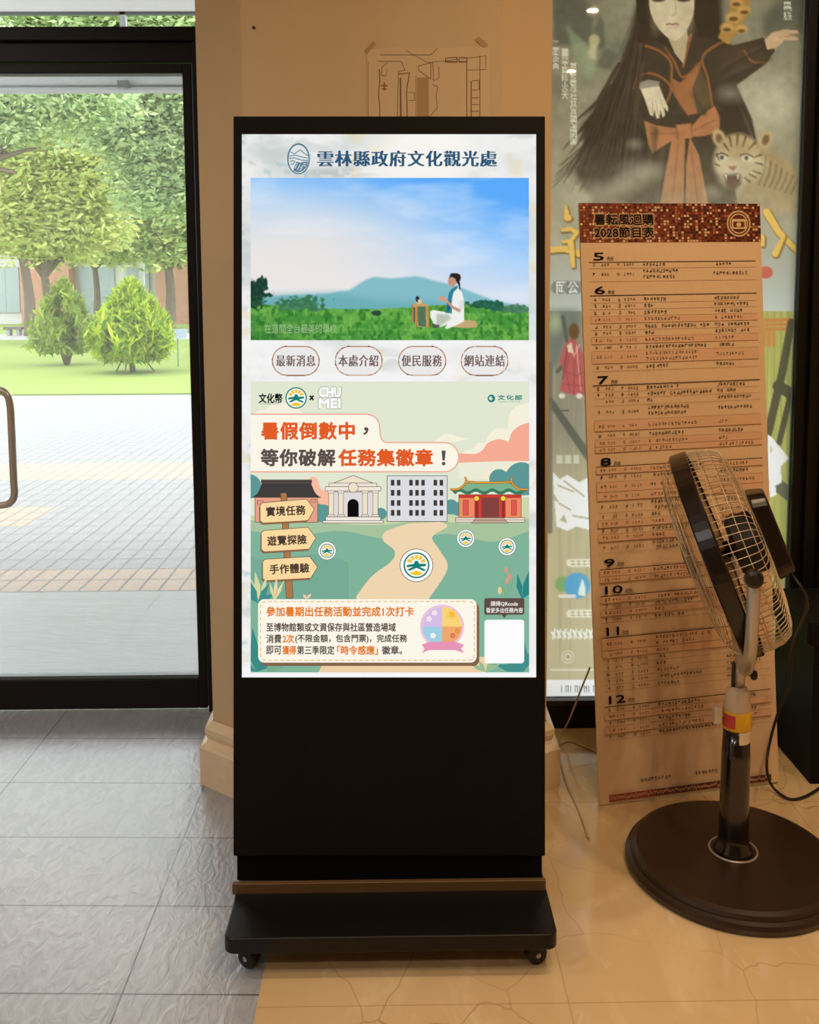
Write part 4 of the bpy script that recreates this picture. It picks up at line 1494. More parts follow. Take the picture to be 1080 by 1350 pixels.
# ================================================================== SCHEDULE BOARD
bo = Vector((0.586, 2.657, 0.002))
ya, le, tw, bw, bh = 0.193, 0.093, 0.011, 0.587, 1.774
r = Vector((cos(ya), sin(ya), 0))
bk = Vector((-sin(ya), cos(ya), 0))
uu = Vector((0, 0, 1)) * cos(le) + bk * sin(le)
bu, bv = r * cos(tw) + uu * sin(tw), uu * cos(tw) - r * sin(tw)
bn_ = bu.cross(bv).normalized()           # towards the camera side
if bn_.y > 0:
    bn_ = -bn_
board = thing('schedule_board', bo + bu * bw / 2, 'tall tan programme board with monthly tables standing before the window', 'board')
Bp = lambda u, v, h=0.0: bo + bu * u + bv * v + bn_ * h
q = [(0, 0), (bw, 0), (bw, bh), (0, bh)]
MB().hexa([Bp(u, v, -0.008) for u, v in q] + [Bp(u, v, 0) for u, v in q]).build('panel', plain('tan_board_print', L(226, 192, 152), 0.6, grain=0.04), board)
# slim easel leg behind
MB().tube([Bp(bw * 0.5, 1.2, -0.012), Vector((Bp(bw * 0.5, 0).x - 0.02, 3.06, 0.008))], 0.007, 8).build('rear_strut', M_ALU2, board)


def vrow(py, px=785):
    p = on_plane(px, py, bo, bn_)
    return (p - bo).dot(bv)


pa = Art(lambda x, y, h: Bp(x, y, 0.0006 + h), dz=1.5e-5)
hv = vrow(320, 770)
pa.rect(0, hv, bw, bh, (112, 52, 30))
g = random.Random(5)
NX, NY = 62, 14
dots = {}
for i in range(NX):
    for j in range(NY):
        x0, x1 = bw * i / NX, bw * (i + 1) / NX
        y0, y1 = hv + (bh - hv) * j / NY, hv + (bh - hv) * (j + 1) / NY
        rr = g.random()
        fade = i / NX
        if rr < 0.10 + 0.1 * fade:
            c = (226, 196, 150)
        elif rr < 0.30:
            c = (176, 112, 76)
        elif rr < 0.30 + 0.5 * fade:
            c = (58, 24, 20)
        else:
            c = (128, 58, 32)
        m_ = 0.0012
        dots.setdefault(c, []).append((x0 + m_, y0 + m_, x1 - m_, y1 - m_))
for c, l in dots.items():
    pa.rects(l, c)
ti = [(0.075 * bw, vrow(297, 778), 0.40 * bw, vrow(282, 778)), (0.075 * bw, vrow(314, 778), 0.40 * bw, vrow(299, 778))]
for body, (x0, y0, x1, y1) in zip(('暑転風迴購', '2028節目表'), ti):
    for bold, c in ((0.075, (226, 188, 140)), (0.03, (34, 18, 14))):
        q_ = 0.004 if bold > 0.05 else 0.0
        pa.text(body, x0 - q_, max(y0, y1) + q_, x1 + q_, min(y0, y1) - q_, c, bold)
cx, cy = 0.875 * bw, (vrow(295, 780))
for rr, c in ((0.040, (214, 178, 132)), (0.035, (96, 44, 28)), (0.031, (214, 178, 132)), (0.027, (96, 44, 28))):
    pa.ell(cx, cy, rr, rr, c, 30)
pa.rrect(cx - 0.024, cy - 0.016, cx + 0.024, cy + 0.014, 0.006, (222, 190, 146))
pa.rect(cx - 0.019, cy - 0.011, cx + 0.019, cy + 0.006, (112, 56, 36))
pa.ell(cx, cy - 0.003, 0.008, 0.007, (222, 190, 146), 16)

ink, dim = (58, 40, 28), (120, 92, 64)


def scrib(x, y, w, h, col, seed, gap=0.22):
    """a line of tiny unreadable characters centred at height y"""
    g = random.Random(seed)
    cw = h * 0.92
    n = max(1, int(w / cw))
    lst = []
    for k in range(n):
        if g.random() < 0.04:
            continue
        xx = x + k * cw
        ww = cw * 0.84
        th = h * 0.115
        for q in range(g.choice((2, 3, 3))):
            yy = y - h * 0.42 + h * 0.84 * g.random()
            a, b = sorted((g.random() * 0.35, 0.65 + g.random() * 0.35))
            lst.append((xx + ww * a, yy - th / 2, xx + ww * b, yy + th / 2))
        for q in range(g.choice((1, 2, 2))):
            vx = xx + ww * (0.1 + 0.8 * g.random())
            a = y - h * 0.45 + h * 0.3 * g.random()
            lst.append((vx - th / 2, a, vx + th / 2, y + h * 0.45))
    pa.rects(lst, col)


PINK = (224, 180, 142)
months = [
    ('5', 338.5, 346, [(349.5, 0, 1), (362, 0, 2)], 372.6),
    ('6', 383, 390, [(395.6, 0, 1), (404, 0, 1), (413, 0, 1), (422, 1, 1), (431.5, 0, 1), (440, 0, 1), (449.5, 1, 1), (459, 0, 1), (471.5, 1, 2), (485, 0, 1)], 491),
    ('7', 501.5, 508.5, [(513, 0, 1), (521.6, 0, 1), (530, 0, 1), (544, 0, 2), (563, 1, 1), (575, 0, 1), (585, 1, 1), (594, 1, 1)], 598.5),
    ('8', 609.5, 616, [(621, 1, 1), (630, 0, 1), (643, 1, 1), (656, 1, 1), (669, 0, 2), (682, 0, 1), (692, 1, 1), (701, 0, 1), (710, 1, 1), (723, 0, 2)], 731),
    ('9', 743, 751.5, [(756, 1, 1), (765.5, 1, 1)], 770),
    ('10', 779, 787, [(792, 1, 1), (800.5, 0, 1), (809, 1, 1), (818, 0, 1)], 823),
    ('11', 833.6, 842, [(850.5, 1, 2), (864, 1, 1), (873, 0, 1), (881.5, 0, 1), (890.6, 0, 1), (899.5, 0, 1), (909, 0, 1)], 914),
    ('12', 924, 933, [(937, 0, 1), (946, 1, 1), (955, 0, 1), (964.5, 1, 1), (973, 0, 1)], 978)]
sd = 100
for num, yd, yr, rows_, yend in months:
    v0 = vrow(yd)
    hgt = 0.024
    w = {'11': 0.040, '10': 0.056, '12': 0.052}.get(num, 0.034)
    pa.text(num, 0.065 * bw, v0 + hgt / 2, 0.065 * bw + w, v0 - hgt / 2, (34, 24, 18), 0.04)
    pa.text('月份', 0.065 * bw + w + 0.008, v0 + 0.000, 0.065 * bw + w + 0.030, v0 - hgt / 2, (84, 62, 44), 0.02)
    vr = vrow(yr)
    pa.rect(0.04 * bw, vr - 0.0012, 0.965 * bw, vr + 0.0012, (50, 34, 24))
    edges = [yr] + [(rows_[i][0] + rows_[i + 1][0]) / 2 + (1.5 if rows_[i][2] == 2 else 0) - (1.5 if rows_[i + 1][2] == 2 else 0) for i in range(len(rows_) - 1)] + [yend - 1]
    for i, (yy, pink, nl) in enumerate(rows_):
        a, b = vrow(edges[i + 1]), vrow(edges[i])
        if pink:
            pa.rect(0.04 * bw, a, 0.965 * bw, b - 0.0012, PINK)
        pa.rect(0.04 * bw, a - 0.0004, 0.965 * bw, a + 0.0004, (150, 112, 76))
        vv = vrow(yy)
        gg = random.Random(sd)
        sd += 7
        ht = 0.0115
        scrib(0.06 * bw, vv, 0.012 if not pink else 0.03, ht, ink, sd + 1)
        scrib(0.105 * bw, vv, 0.034, ht * 0.85, dim, sd + 2)
        scrib(0.19 * bw, vv, 0.012, ht, dim, sd + 3)
        scrib(0.225 * bw, vv, 0.036, ht * 0.85, dim, sd + 4)
        if nl == 2:
            ln = gg.uniform(0.10, 0.19)
            scrib(0.33 * bw, vv + 0.0085, ln, ht, ink, sd + 5)
            scrib(0.33 * bw, vv - 0.0085, ln * gg.uniform(0.7, 1.05), ht, ink, sd + 6)
        else:
            scrib(0.33 * bw, vv, gg.choice((0.04, 0.08, 0.12, 0.16, 0.2)) * gg.uniform(0.9, 1.15), ht, ink, sd + 5)
        scrib(0.72 * bw, vv, gg.choice((0.04, 0.07, 0.1, 0.12)), ht, ink, sd + 6)
v0 = vrow(1034, 800)
scrib(0.22 * bw, v0 + 0.002, 0.10, 0.012, ink, 901)
scrib(0.52 * bw, v0 + 0.002, 0.12, 0.012, ink, 902)
v0, v1 = vrow(1057, 795), vrow(1048, 795)
pa.rect(0.05 * bw, v0, 0.30 * bw, v1, (150, 66, 50))
pa.rect(0.30 * bw, v0, 0.95 * bw, v1, (96, 52, 44))
g = random.Random(8)
lst = []
for k in range(150):
    x = 0.055 * bw + (0.89 * bw) * k / 150
    a = v0 + (v1 - v0) * (0.15 + 0.4 * g.random())
    lst.append((x, a, x + 0.0022, a + (v1 - v0) * 0.35))
pa.rects(lst, (206, 160, 124))
pa.build('printed_face', M_PRINT, board)

# ================================================================== WINDOW POSTER
YP = YW + 0.05
O = Raster(715, -210, 1064, 921, 1.5)
n1, n2 = O.noise(120, 140, 61, 4), O.noise(40, 40, 62, 4)
top, mid = np.array([112, 108, 92]) / 255, np.array([166, 158, 134]) / 255
k = np.clip((O.Y + 40) / 300, 0, 1)[..., None]
O.im[:] = top * (1 - k) + mid * k
O.blend(np.clip((n1 - 0.45) * 3, 0, 1) * 0.6, (168, 164, 144))
O.blend(np.clip((0.45 - n2) * 3, 0, 1) * 0.5, (88, 92, 84))
Z2 = lambda x, y: (700 + x / 2.842, y / 2.842)
for pts in ([(80, -40), (95, -120), (150, -150), (160, -60), (190, -90), (200, 0), (230, 20), (232, 160), (90, 170)], [(236, 100), (250, 85), (262, 55), (275, 90), (280, 180), (240, 190)], [(280, 180), (330, 200), (300, 260), (240, 250)]):
    O.poly([Z2(*p) for p in pts], (80, 84, 74), 2, 0.75)
O.poly([Z2(860, 60), Z2(940, 0), Z2(1040, -40), Z2(1040, 130), Z2(960, 110), Z2(880, 150)], (74, 76, 68), 5, 0.7)
O.ell(*Z2(900, 390), 44, 36, (200, 194, 170), 1.2, 0.8)
# fairy
O.poly([Z2(130, 90), Z2(215, 170), Z2(225, 215), Z2(170, 250), Z2(150, 160)], (142, 160, 130), 2, 0.8)
O.poly([Z2(210, 190), Z2(235, 200), Z2(250, 260), Z2(215, 300), Z2(180, 260)], (156, 170, 136), 3, 0.8)
O.poly([Z2(222, 160), Z2(250, 160), Z2(245, 225), Z2(215, 220)], (200, 196, 160), 1.5)
O.ell(*Z2(238, 150), 7, 7.5, (190, 184, 140), 0.5)
# robe and hair
hair, robe, edge = (44, 34, 26), (52, 42, 32), (150, 86, 48)
O.poly([Z2(*p) for p in [(420, -200), (500, -300), (600, -310), (690, -220), (710, -60), (720, 110), (760, 300), (830, 500), (850, 600), (700, 760), (240, 770), (190, 690), (160, 640), (200, 560), (190, 470), (270, 380), (330, 250), (370, 130), (400, 10)]], hair, 4)
for pts, w in (([(330, 240), (250, 380), (150, 470)], 5), ([(300, 320), (220, 450), (120, 560)], 5), ([(280, 420), (200, 560), (140, 660)], 6), ([(300, 500), (230, 640), (180, 720)], 7), ([(760, 320), (820, 450), (850, 560)], 7)):
    O.line([Z2(*p) for p in pts], [w, w, 1.0], hair, 0.9, 2)
O.poly([Z2(*p) for p in [(390, 170), (470, 150), (540, 200), (590, 130), (690, 150), (760, 170), (870, 140), (915, 190), (880, 240), (770, 320), (720, 330), (710, 500), (780, 770), (430, 770), (480, 560), (400, 470), (380, 370), (330, 300)]], robe, 1.2)
O.poly([Z2(*p) for p in [(620, 230), (670, 330), (680, 400), (630, 420), (590, 330)]], (92, 74, 48), 2, 0.8)
O.poly([Z2(*p) for p in [(700, 180), (850, 170), (890, 210), (760, 290)]], (70, 56, 42), 5, 0.7)
O.ell(*Z2(445, 330), 21, 17, (60, 46, 34), 0.3)
for pts, w in (([(395, 165), (470, 185), (525, 235), (530, 330), (590, 430)], 3.2), ([(730, 150), (645, 210), (665, 300), (680, 395)], 3.0), ([(505, 180), (540, 235), (572, 290), (640, 230)], 3.2), ([(600, 130), (585, 190), (570, 250)], 3.2),
               ([(385, 330), (400, 290), (440, 275), (490, 290), (525, 330), (510, 380)], 3.0), ([(800, 190), (830, 230), (880, 235)], 2.6)):
    O.line(spl([Z2(*p) for p in pts], 5), w, edge, 0.95, 1.5)
sash, sash2 = (176, 110, 70), (142, 84, 52)
O.poly([Z2(*p) for p in [(525, 290), (560, 310), (640, 240), (605, 330), (625, 425), (590, 430), (545, 360)]], (158, 96, 60), 1)
for pts in ([(425, 452), (470, 470), (545, 480), (548, 515), (500, 545), (455, 575), (440, 540)], [(598, 480), (640, 430), (690, 396), (708, 440), (706, 492), (650, 510), (600, 512)],
            [(530, 515), (578, 520), (572, 765), (484, 765), (505, 640)], [(596, 512), (630, 580), (665, 765), (580, 765), (582, 620)], [(545, 468), (598, 462), (606, 515), (552, 525)]):
    O.poly([Z2(*p) for p in pts], sash, 1)
for pts in ([(450, 500), (540, 500)], [(610, 490), (690, 450)], [(552, 540), (530, 750)], [(600, 560), (625, 750)], [(545, 470), (552, 522)], [(600, 465), (605, 514)]):
    O.line([Z2(*p) for p in pts], 2.4, sash2, 0.8, 2)
g = np.random.default_rng(90)
for k in range(70):                                   # strands in the long hair
    t_ = g.random()
    x0_, y0_ = 425 - 20 * t_ + 30 * g.random(), -60 + 200 * g.random()
    ex_, ey_ = 150 + 260 * t_ + 30 * g.normal(), 560 + 170 * g.random()
    mx_, my_ = 300 + 110 * t_ + 12 * g.normal(), 330 + 40 * g.normal()
    c_ = (70, 56, 44) if k % 3 else (30, 22, 17)
    O.line(spl([Z2(x0_, y0_), Z2(mx_, my_), Z2(ex_, ey_)], 6), 1.3, c_, 0.45, 1.4)
for k in range(24):                                   # wisps that leave the hair
    a_ = g.random()
    x_, y_ = 300 - 130 * a_, 330 + 280 * a_
    O.line(spl([Z2(x_ + 30, y_ - 60), Z2(x_, y_), Z2(x_ - 60 - 40 * g.random(), y_ + 70 + 50 * g.random())], 5), [2.6] * 5 + [1.6] * 5 + [0.6], hair, 0.6, 1.6)
for pts in ([(420, 250), (400, 420)], [(460, 480), (440, 700)], [(500, 560), (470, 760)], [(690, 520), (740, 760)], [(720, 250), (860, 175)], [(730, 290), (890, 215)], [(640, 420), (600, 350)], [(540, 210), (500, 180)]):
    O.line([Z2(*p) for p in pts], [7, 3], (82, 66, 50), 0.5, 6)
    O.line([(Z2(*p)[0] + 4, Z2(*p)[1] + 2) for p in pts], [5, 2], (32, 25, 19), 0.5, 5)
# face and neck
skin = (222, 204, 176)
O.poly([Z2(*p) for p in [(500, 110), (580, 90), (590, 140), (572, 240), (540, 200)]], (190, 168, 136), 1)
O.poly(spl([Z2(*p) for p in [(440, -90), (444, 20), (462, 80), (500, 130), (540, 152), (574, 128), (604, 70), (614, 0), (606, -90), (520, -130), (440, -90)]], 5), skin, 1)
O.ell(*Z2(590, 60), 9, 22, (196, 172, 140), 1.2, 0.5)
O.ell(*Z2(470, 70), 7, 18, (200, 178, 148), 1.2, 0.4)
O.line(spl([Z2(506, 92), Z2(520, 89), Z2(530, 92), Z2(540, 89), Z2(554, 91)], 4), [1.2] + [2.6] * 15 + [1.2], (150, 98, 84), 0.9, 1)
O.line([Z2(510, 104), Z2(550, 103)], 1.6, (206, 160, 138), 0.8, 1)
O.line([Z2(540, 0), Z2(543, 52), Z2(528, 60)], 1.8, (186, 160, 130), 0.7, 1.5)
for x in (478, 572):
    O.ell(*Z2(x, -2), 8.5, 3.4, (72, 58, 50), 0.5)
    O.line([Z2(x - 30, -32), Z2(x, -42), Z2(x + 26, -34)], 2.0, (70, 52, 42), 0.8, 1.5)
O.poly([Z2(*p) for p in [(440, -180), (450, -60), (430, 20), (445, 90), (430, 160), (400, 160), (395, 0)]], hair, 1)
O.poly([Z2(*p) for p in [(606, -180), (616, -30), (612, 80), (640, 140), (690, 140), (680, -60)]], hair, 1)
# hands
O.poly([Z2(*p) for p in [(408, 325), (440, 312), (480, 318), (496, 360), (516, 405), (512, 420), (498, 400), (504, 432), (494, 440), (484, 412), (482, 444), (470, 444), (464, 412), (458, 436), (446, 430), (430, 380)]], (226, 208, 180), 0.8)
for a, b in (((470, 380), (476, 425)), ((484, 370), (500, 415)), ((456, 385), (456, 425))):
    O.line([Z2(*a), Z2(*b)], 1.2, (180, 154, 122), 0.7, 1)
O.poly([Z2(*p) for p in [(408, 310), (440, 298), (482, 306), (480, 322), (410, 334)]], (150, 140, 130), 1)
O.poly([Z2(*p) for p in [(876, 150), (905, 122), (950, 110), (1000, 114), (1006, 124), (960, 130), (1004, 140), (1002, 152), (950, 150), (920, 180), (885, 186)]], (214, 176, 142), 0.8)
O.line([Z2(930, 140), Z2(995, 132)], 1.2, (170, 130, 100), 0.7, 1)
# ornate sword hilt
gold = (176, 130, 66)
O.poly([Z2(*p) for p in [(700, 140), (728, 90), (745, 30), (770, -40), (840, -60), (812, 60), (770, 130), (740, 168)]], gold, 1)
for x, y, r_ in ((735, 105, 9), (790, 110, 8), (760, 65, 10), (800, 40, 9), (770, 10, 9)):
    O.ell(*Z2(x, y), r_, r_ * 0.7, (206, 160, 90), 0.6)
    O.ell(*Z2(x, y + 6), r_ * 0.6, r_ * 0.3, (110, 76, 36), 0.6)
# tiger cub
tg = (186, 160, 118)
O.poly(spl([Z2(*p) for p in [(860, 540), (930, 580), (990, 640), (1020, 780), (780, 790), (800, 690), (860, 540)]], 5), (170, 142, 100), 3)
for k in range(7):
    x = 880 + 20 * k
    O.line(spl([Z2(x, 590 + 14 * k), Z2(x - 6, 640 + 8 * k), Z2(x - 26, 690 + 6 * k)], 4), 2.6, (92, 68, 42), 0.7, 2)
for cx_, cy_ in ((706, 518), (880, 522)):
    O.ell(*Z2(cx_, cy_), 8.5, 12, (196, 166, 120), 0.4, rot=20 if cx_ > 800 else -20)
    O.ell(*Z2(cx_, cy_ + 2), 4.5, 7, (110, 84, 58), 0.6, rot=20 if cx_ > 800 else -20)
O.ell(*Z2(776, 594), 31, 33, tg, 0.2)
O.ell(*Z2(715, 610), 10, 14, (216, 200, 166), 1.0, 0.8)
O.ell(*Z2(840, 620), 13, 14, (216, 200, 166), 1.0, 0.8)
O.ell(*Z2(756, 650), 18, 17, (214, 198, 168), 0.8)
O.poly([Z2(*p) for p in [(722, 655), (785, 652), (788, 690), (765, 712), (738, 704)]], (72, 44, 34), 1.5)
for a in (732, 776):
    O.poly([Z2(a - 5, 655), Z2(a + 5, 655), Z2(a, 676)], (232, 222, 200), 0)
O.poly([Z2(735, 622), Z2(775, 622), Z2(758, 642)], (150, 96, 76), 0.8)
for x, y in ((716, 590), (808, 592)):
    O.ell(*Z2(x, y), 6.5, 4.6, (226, 222, 200), 0.5)
    O.ell(*Z2(x, y), 3.2, 3.4, (124, 122, 108), 0.5)
    O.ell(*Z2(x, y), 1.6, 1.8, (30, 26, 24), 0.5)
    O.line([Z2(x - 22, y - 10), Z2(x, y - 17), Z2(x + 22, y - 6)], 2.0, (70, 48, 32), 0.9, 1)
for pts in ([(776, 505), (772, 545)], [(745, 515), (752, 550)], [(806, 512), (794, 550)], [(725, 540), (742, 565)], [(840, 535), (815, 560)], [(862, 580), (835, 590)], [(866, 615), (840, 610)], [(860, 650), (832, 640)], [(696, 580), (706, 600)], [(694, 615), (708, 622)], [(820, 680), (800, 665)], [(842, 665), (818, 652)]):
    O.line([Z2(*p) for p in pts], [3.0, 1.4], (74, 52, 34), 0.85, 1.3)
O.blend(np.full(O.X.shape, 0.14) + 0.12 * np.clip(O.Y / 300, 0, 1), (176, 164, 134))  # haze of the glass in front painted over the print, stronger downwards
for x, y, r_ in ((400, 650, 20), (450, 640, 14), (360, 690, 16), (300, 720, 18), (680, 720, 10), (390, 540, 9), (220, 740, 22), (750, 350, 14)):
    O.ell(*Z2(x, y), r_, r_ * 0.7, (206, 198, 176), 1.6, 0.42)
O.blend(np.clip((O.Y - 185) / 110, 0, 1) * (0.35 + 0.3 * n2), (176, 170, 150))
O.im = np.clip(O.im * (0.93 + 0.14 * O.noise(9, 9, 95, 3))[..., None], 0, 1)
# pale grey field, gold brush lettering
fade = np.clip((O.Y - 285) / 70, 0, 1)
O.blend(fade * 0.75, (176, 180, 170))
O.blend(np.clip((O.Y - 350) / 60, 0, 1) * 0.8, (196, 202, 198))
Z3 = lambda x, y: (700 + x / 2.842, 250 + y / 2.842)
gd, gdk = (226, 188, 104), (120, 88, 40)
for pts, w in (([(132, 62), (136, 105), (142, 106)], [3, 9, 8]), ([(118, 152), (150, 146), (172, 160), (150, 192), (120, 196)], [5, 6, 6, 5, 4]), ([(68, 226), (130, 222), (182, 240)], [8, 8, 9]), ([(150, 200), (158, 285)], [8, 6]),
               ([(884, 85), (930, 160), (1000, 232)], [10, 9, 7]), ([(948, 175), (916, 240)], [5, 9]), ([(866, 180), (868, 205)], [8, 6])):
    p = [Z3(*q) for q in pts]
    O.line([(x + 1.2, y + 1.6) for x, y in p], [q + 2.2 for q in w], gdk, 0.7, 1.2)
    O.line(p, w, gd, 1.0, 1.0)
O.ell(*Z3(880, 310), 9.5, 8, (196, 104, 88), 0.25)
# lower illustration
lo = O.Y > 409.5
O.blend(lo * 1.0, (148, 142, 124))
wood = O.noise(3.2, 220, 71, 2)
O.blend(lo * (O.X < 860) * np.clip((wood - 0.45) * 4, 0, 1) * 0.35, (176, 170, 148))
pl = np.clip((O.Y - 570) / 90, 0, 1) * (O.X < 880)
O.blend(pl * 0.85, (196, 186, 152))
O.blend(pl * np.clip((O.noise(4.5, 140, 73, 3) - 0.5) * 4, 0, 1) * 0.5, (164, 154, 118))
O.poly([(725, 408), (764, 408), (764, 432), (745, 450), (735, 480), (725, 490)], (108, 120, 116), 4, 0.7)
O.ell(732, 425, 8, 12, (176, 190, 150), 1.4, 0.8)
O.line([(742, 418), (752, 470), (735, 490)], 5, (88, 90, 82), 0.8, 2)
bam = O.noise(5, 160, 75, 2)
rt_ = lo * (O.X > 880)
O.blend(rt_ * 1.0, (172, 172, 100))
O.blend(rt_ * np.clip((bam - 0.45) * 4, 0, 1) * 0.6, (194, 192, 122))
O.blend(rt_ * (np.abs(((O.X * 1.0) % 9) - 4.5) < 0.7) * 0.5, (146, 148, 84))
Z8 = lambda x, y: (980 + x / 4.22, 380 + y / 4.22)
for yy in (180, 205, 230):
    O.line([Z8(60, yy), Z8(262, yy - 4)], 4.6, (196, 132, 76), 0.95, 1)
for xx in (70, 95, 120, 145, 170):
    O.line([Z8(xx, 245), Z8(xx, 318)], 4.4, (196, 132, 76), 0.95, 1)
lat = (86, 84, 66)
O.line([Z8(268, 190), Z8(215, 480), Z8(140, 800), Z8(60, 1150)], [10, 11, 11, 11], lat, 0.95, 1.2)
O.line([Z8(195, 545), Z8(290, 600)], 15, lat, 0.95, 1.2)
O.line([Z8(262, 600), Z8(200, 860)], 8, lat, 0.95, 1.2)
O.line([Z8(150, 1060), Z8(260, 1150)], 17, (104, 106, 92), 0.95, 1.2)
O.line([(725, 528), (775, 600), (900, 760)], [9, 11, 12], (96, 98, 88), 0.9, 2)
O.line([(725, 480), (725, 700)], 7, (110, 112, 104), 0.8, 2)
# small standing figure in a red kimono
O.poly([(744, 455), (752, 446), (760, 450), (770, 470), (772, 520), (762, 522), (745, 518), (738, 514), (744, 490), (738, 476)], (186, 98, 98), 1)
O.line([(748, 460), (742, 500)], 1.6, (120, 60, 64), 0.8, 1)
O.line([(760, 455), (766, 515)], 1.6, (226, 170, 160), 0.8, 1)
for pts in ([(750, 470), (746, 490), (752, 516)], [(758, 468), (757, 518)], [(764, 480), (768, 518)], [(741, 488), (760, 496), (770, 490)], [(742, 506), (770, 509)]):
    O.line(pts, 1.3, (140, 66, 70), 0.6, 1)
O.line([(752, 452), (757, 470), (764, 454)], 1.5, (232, 200, 180), 0.8, 1)
O.ell(757, 437, 7, 11, (110, 84, 56), 0.4)
O.poly([(748, 455), (754, 452), (756, 466), (749, 464)], (226, 206, 178), 0.8)
for x in (741, 764):
    O.ell(x, 522, 4.2, 3.4, (226, 220, 204), 0.4)
O.line([(741, 541), (750, 541)], 1.4, (60, 54, 46), 0.9, 1)
# white brush shapes
wh = (238, 238, 234)
O.poly([Z8(*p) for p in [(135, 812), (160, 830), (255, 945), (210, 990), (215, 1080), (180, 1100), (185, 1150), (150, 1165), (135, 1020)]], wh, 0.7)
O.poly([Z8(150, 870), Z8(162, 900), Z8(150, 925)], (176, 172, 120), 0.8)
for pts in ([(729, 622), (738, 632), (748, 626), (764, 636), (790, 620), (800, 655), (770, 676), (742, 670), (730, 650)], [(731, 660), (750, 668), (780, 664), (800, 690), (790, 702), (760, 694), (748, 700), (734, 694)]):
    O.poly(pts, wh, 0.8)
for pts in ([(736, 640), (756, 648)], [(744, 634), (770, 654)], [(738, 664), (752, 672)], [(756, 680), (780, 684)]):
    O.line(pts, 2.4, (178, 172, 146), 0.9, 1)
O.poly([(738, 686), (744, 678), (748, 690)], (178, 172, 146), 0.6)
for k in range(3):
    O.poly([(734 + 11 * k, 600), (742 + 11 * k, 600), (742 + 11 * k, 611), (734 + 11 * k, 611)], (214, 210, 196), 1, 0.8)
for y in (742, 809):
    O.line([(752, y), (800, y)], 10.5, (226, 222, 200), 1, 1)
    for x in range(753, 800, 8):
        O.line([(x, y - 2.4), (x + 4, y - 2.4)], 1.2, (170, 160, 128), 0.9, 0.8)
        O.line([(x, y + 2.2), (x + 5, y + 2.2)], 1.2, (170, 160, 128), 0.9, 0.8)
        O.line([(x + 2, y - 3), (x + 2, y + 3)], 1.2, (170, 160, 128), 0.9, 0.8)
O.ell(742, 770, 10, 10, (130, 170, 110), 0.3)
O.ell(761, 772, 17, 17, (96, 164, 206), 0.2)
O.poly([(764, 775), (768, 762), (772, 775), (772, 786), (762, 784)], (226, 230, 226), 0.8)
O.line([(738, 786), (758, 786)], 4, (222, 222, 214), 0.9, 1)
for x in range(728, 800, 7):
    O.line([(x, 832 + (x % 3)), (x + 4, 840)], 3, wh, 0.9, 1)
    O.line([(x + 4, 830), (x + 1, 842)], 2.2, wh, 0.9, 1)
for rr, c in ((8.6, (214, 208, 184)), (6.6, (172, 162, 130)), (5.0, (220, 214, 192)), (3.0, (172, 162, 130))):
    O.ell(749, 866, rr * 0.92, rr, c, 0.3)
O.line([(727, 883), (790, 883)], 2, (226, 222, 206), 0.8, 1)
O.blend((O.Y > 896) * 1.0, (240, 240, 238))
for x in list(range(740, 800, 6)) + [1018, 1024]:
    O.line([(x, 904), (x, 912)], 1.2, (96, 96, 96), 0.9, 0.8)
    if x % 4:
        O.line([(x, 904 if x % 3 else 912), (x + 3.4, 904 if x % 5 else 908)], 1.0, (96, 96, 96), 0.9, 0.8)
        O.line([(x + 3.4, 904), (x + 3.4, 912)], 0.9, (110, 110, 110), 0.8, 0.8)
for body, x, y0, y1 in (('二圖炎魚', 733, 54, 92), ('一帶寶珍火天', 745, 64, 131), ('其蘇晨母社其真國漫國寨', 756, 82, 192), ('黒脈', 1038.5, 2, 27)):
    n = len(body)
    for i, ch in enumerate(body):
        a = y0 + (y1 - y0) * i / n
        w = 5.5 if x > 1000 else 4.4
        O.text(ch, x - w, a + 0.4, x + w, a + (y1 - y0) / n - 0.4, (226, 222, 204), 0.9)
for i, ch in enumerate('岡公'):
    O.line([(735 + i * 15, 379), (746 + i * 15, 379)], 17, (120, 122, 118), 0.7, 2)
    O.text(ch, 734 + i * 15, 371, 747 + i * 15, 387, (236, 236, 230), 1.0)
# right-hand white edge follows the straight side of the sheet
pA, pB = P(1063, 0, Y=YP), P(1035, 880, Y=YP)


def pw(x, y, h):
    p = P(x, y, Y=YP - h)
    return (min(p.x, jxr - 0.002), p.y, p.z)


poster = O.build('window_poster', M_POSTER, pw, None, gain=1.1)
tag(poster, 'tall misty poster of a dark robed figure with a tiger cub filling the window', 'poster')
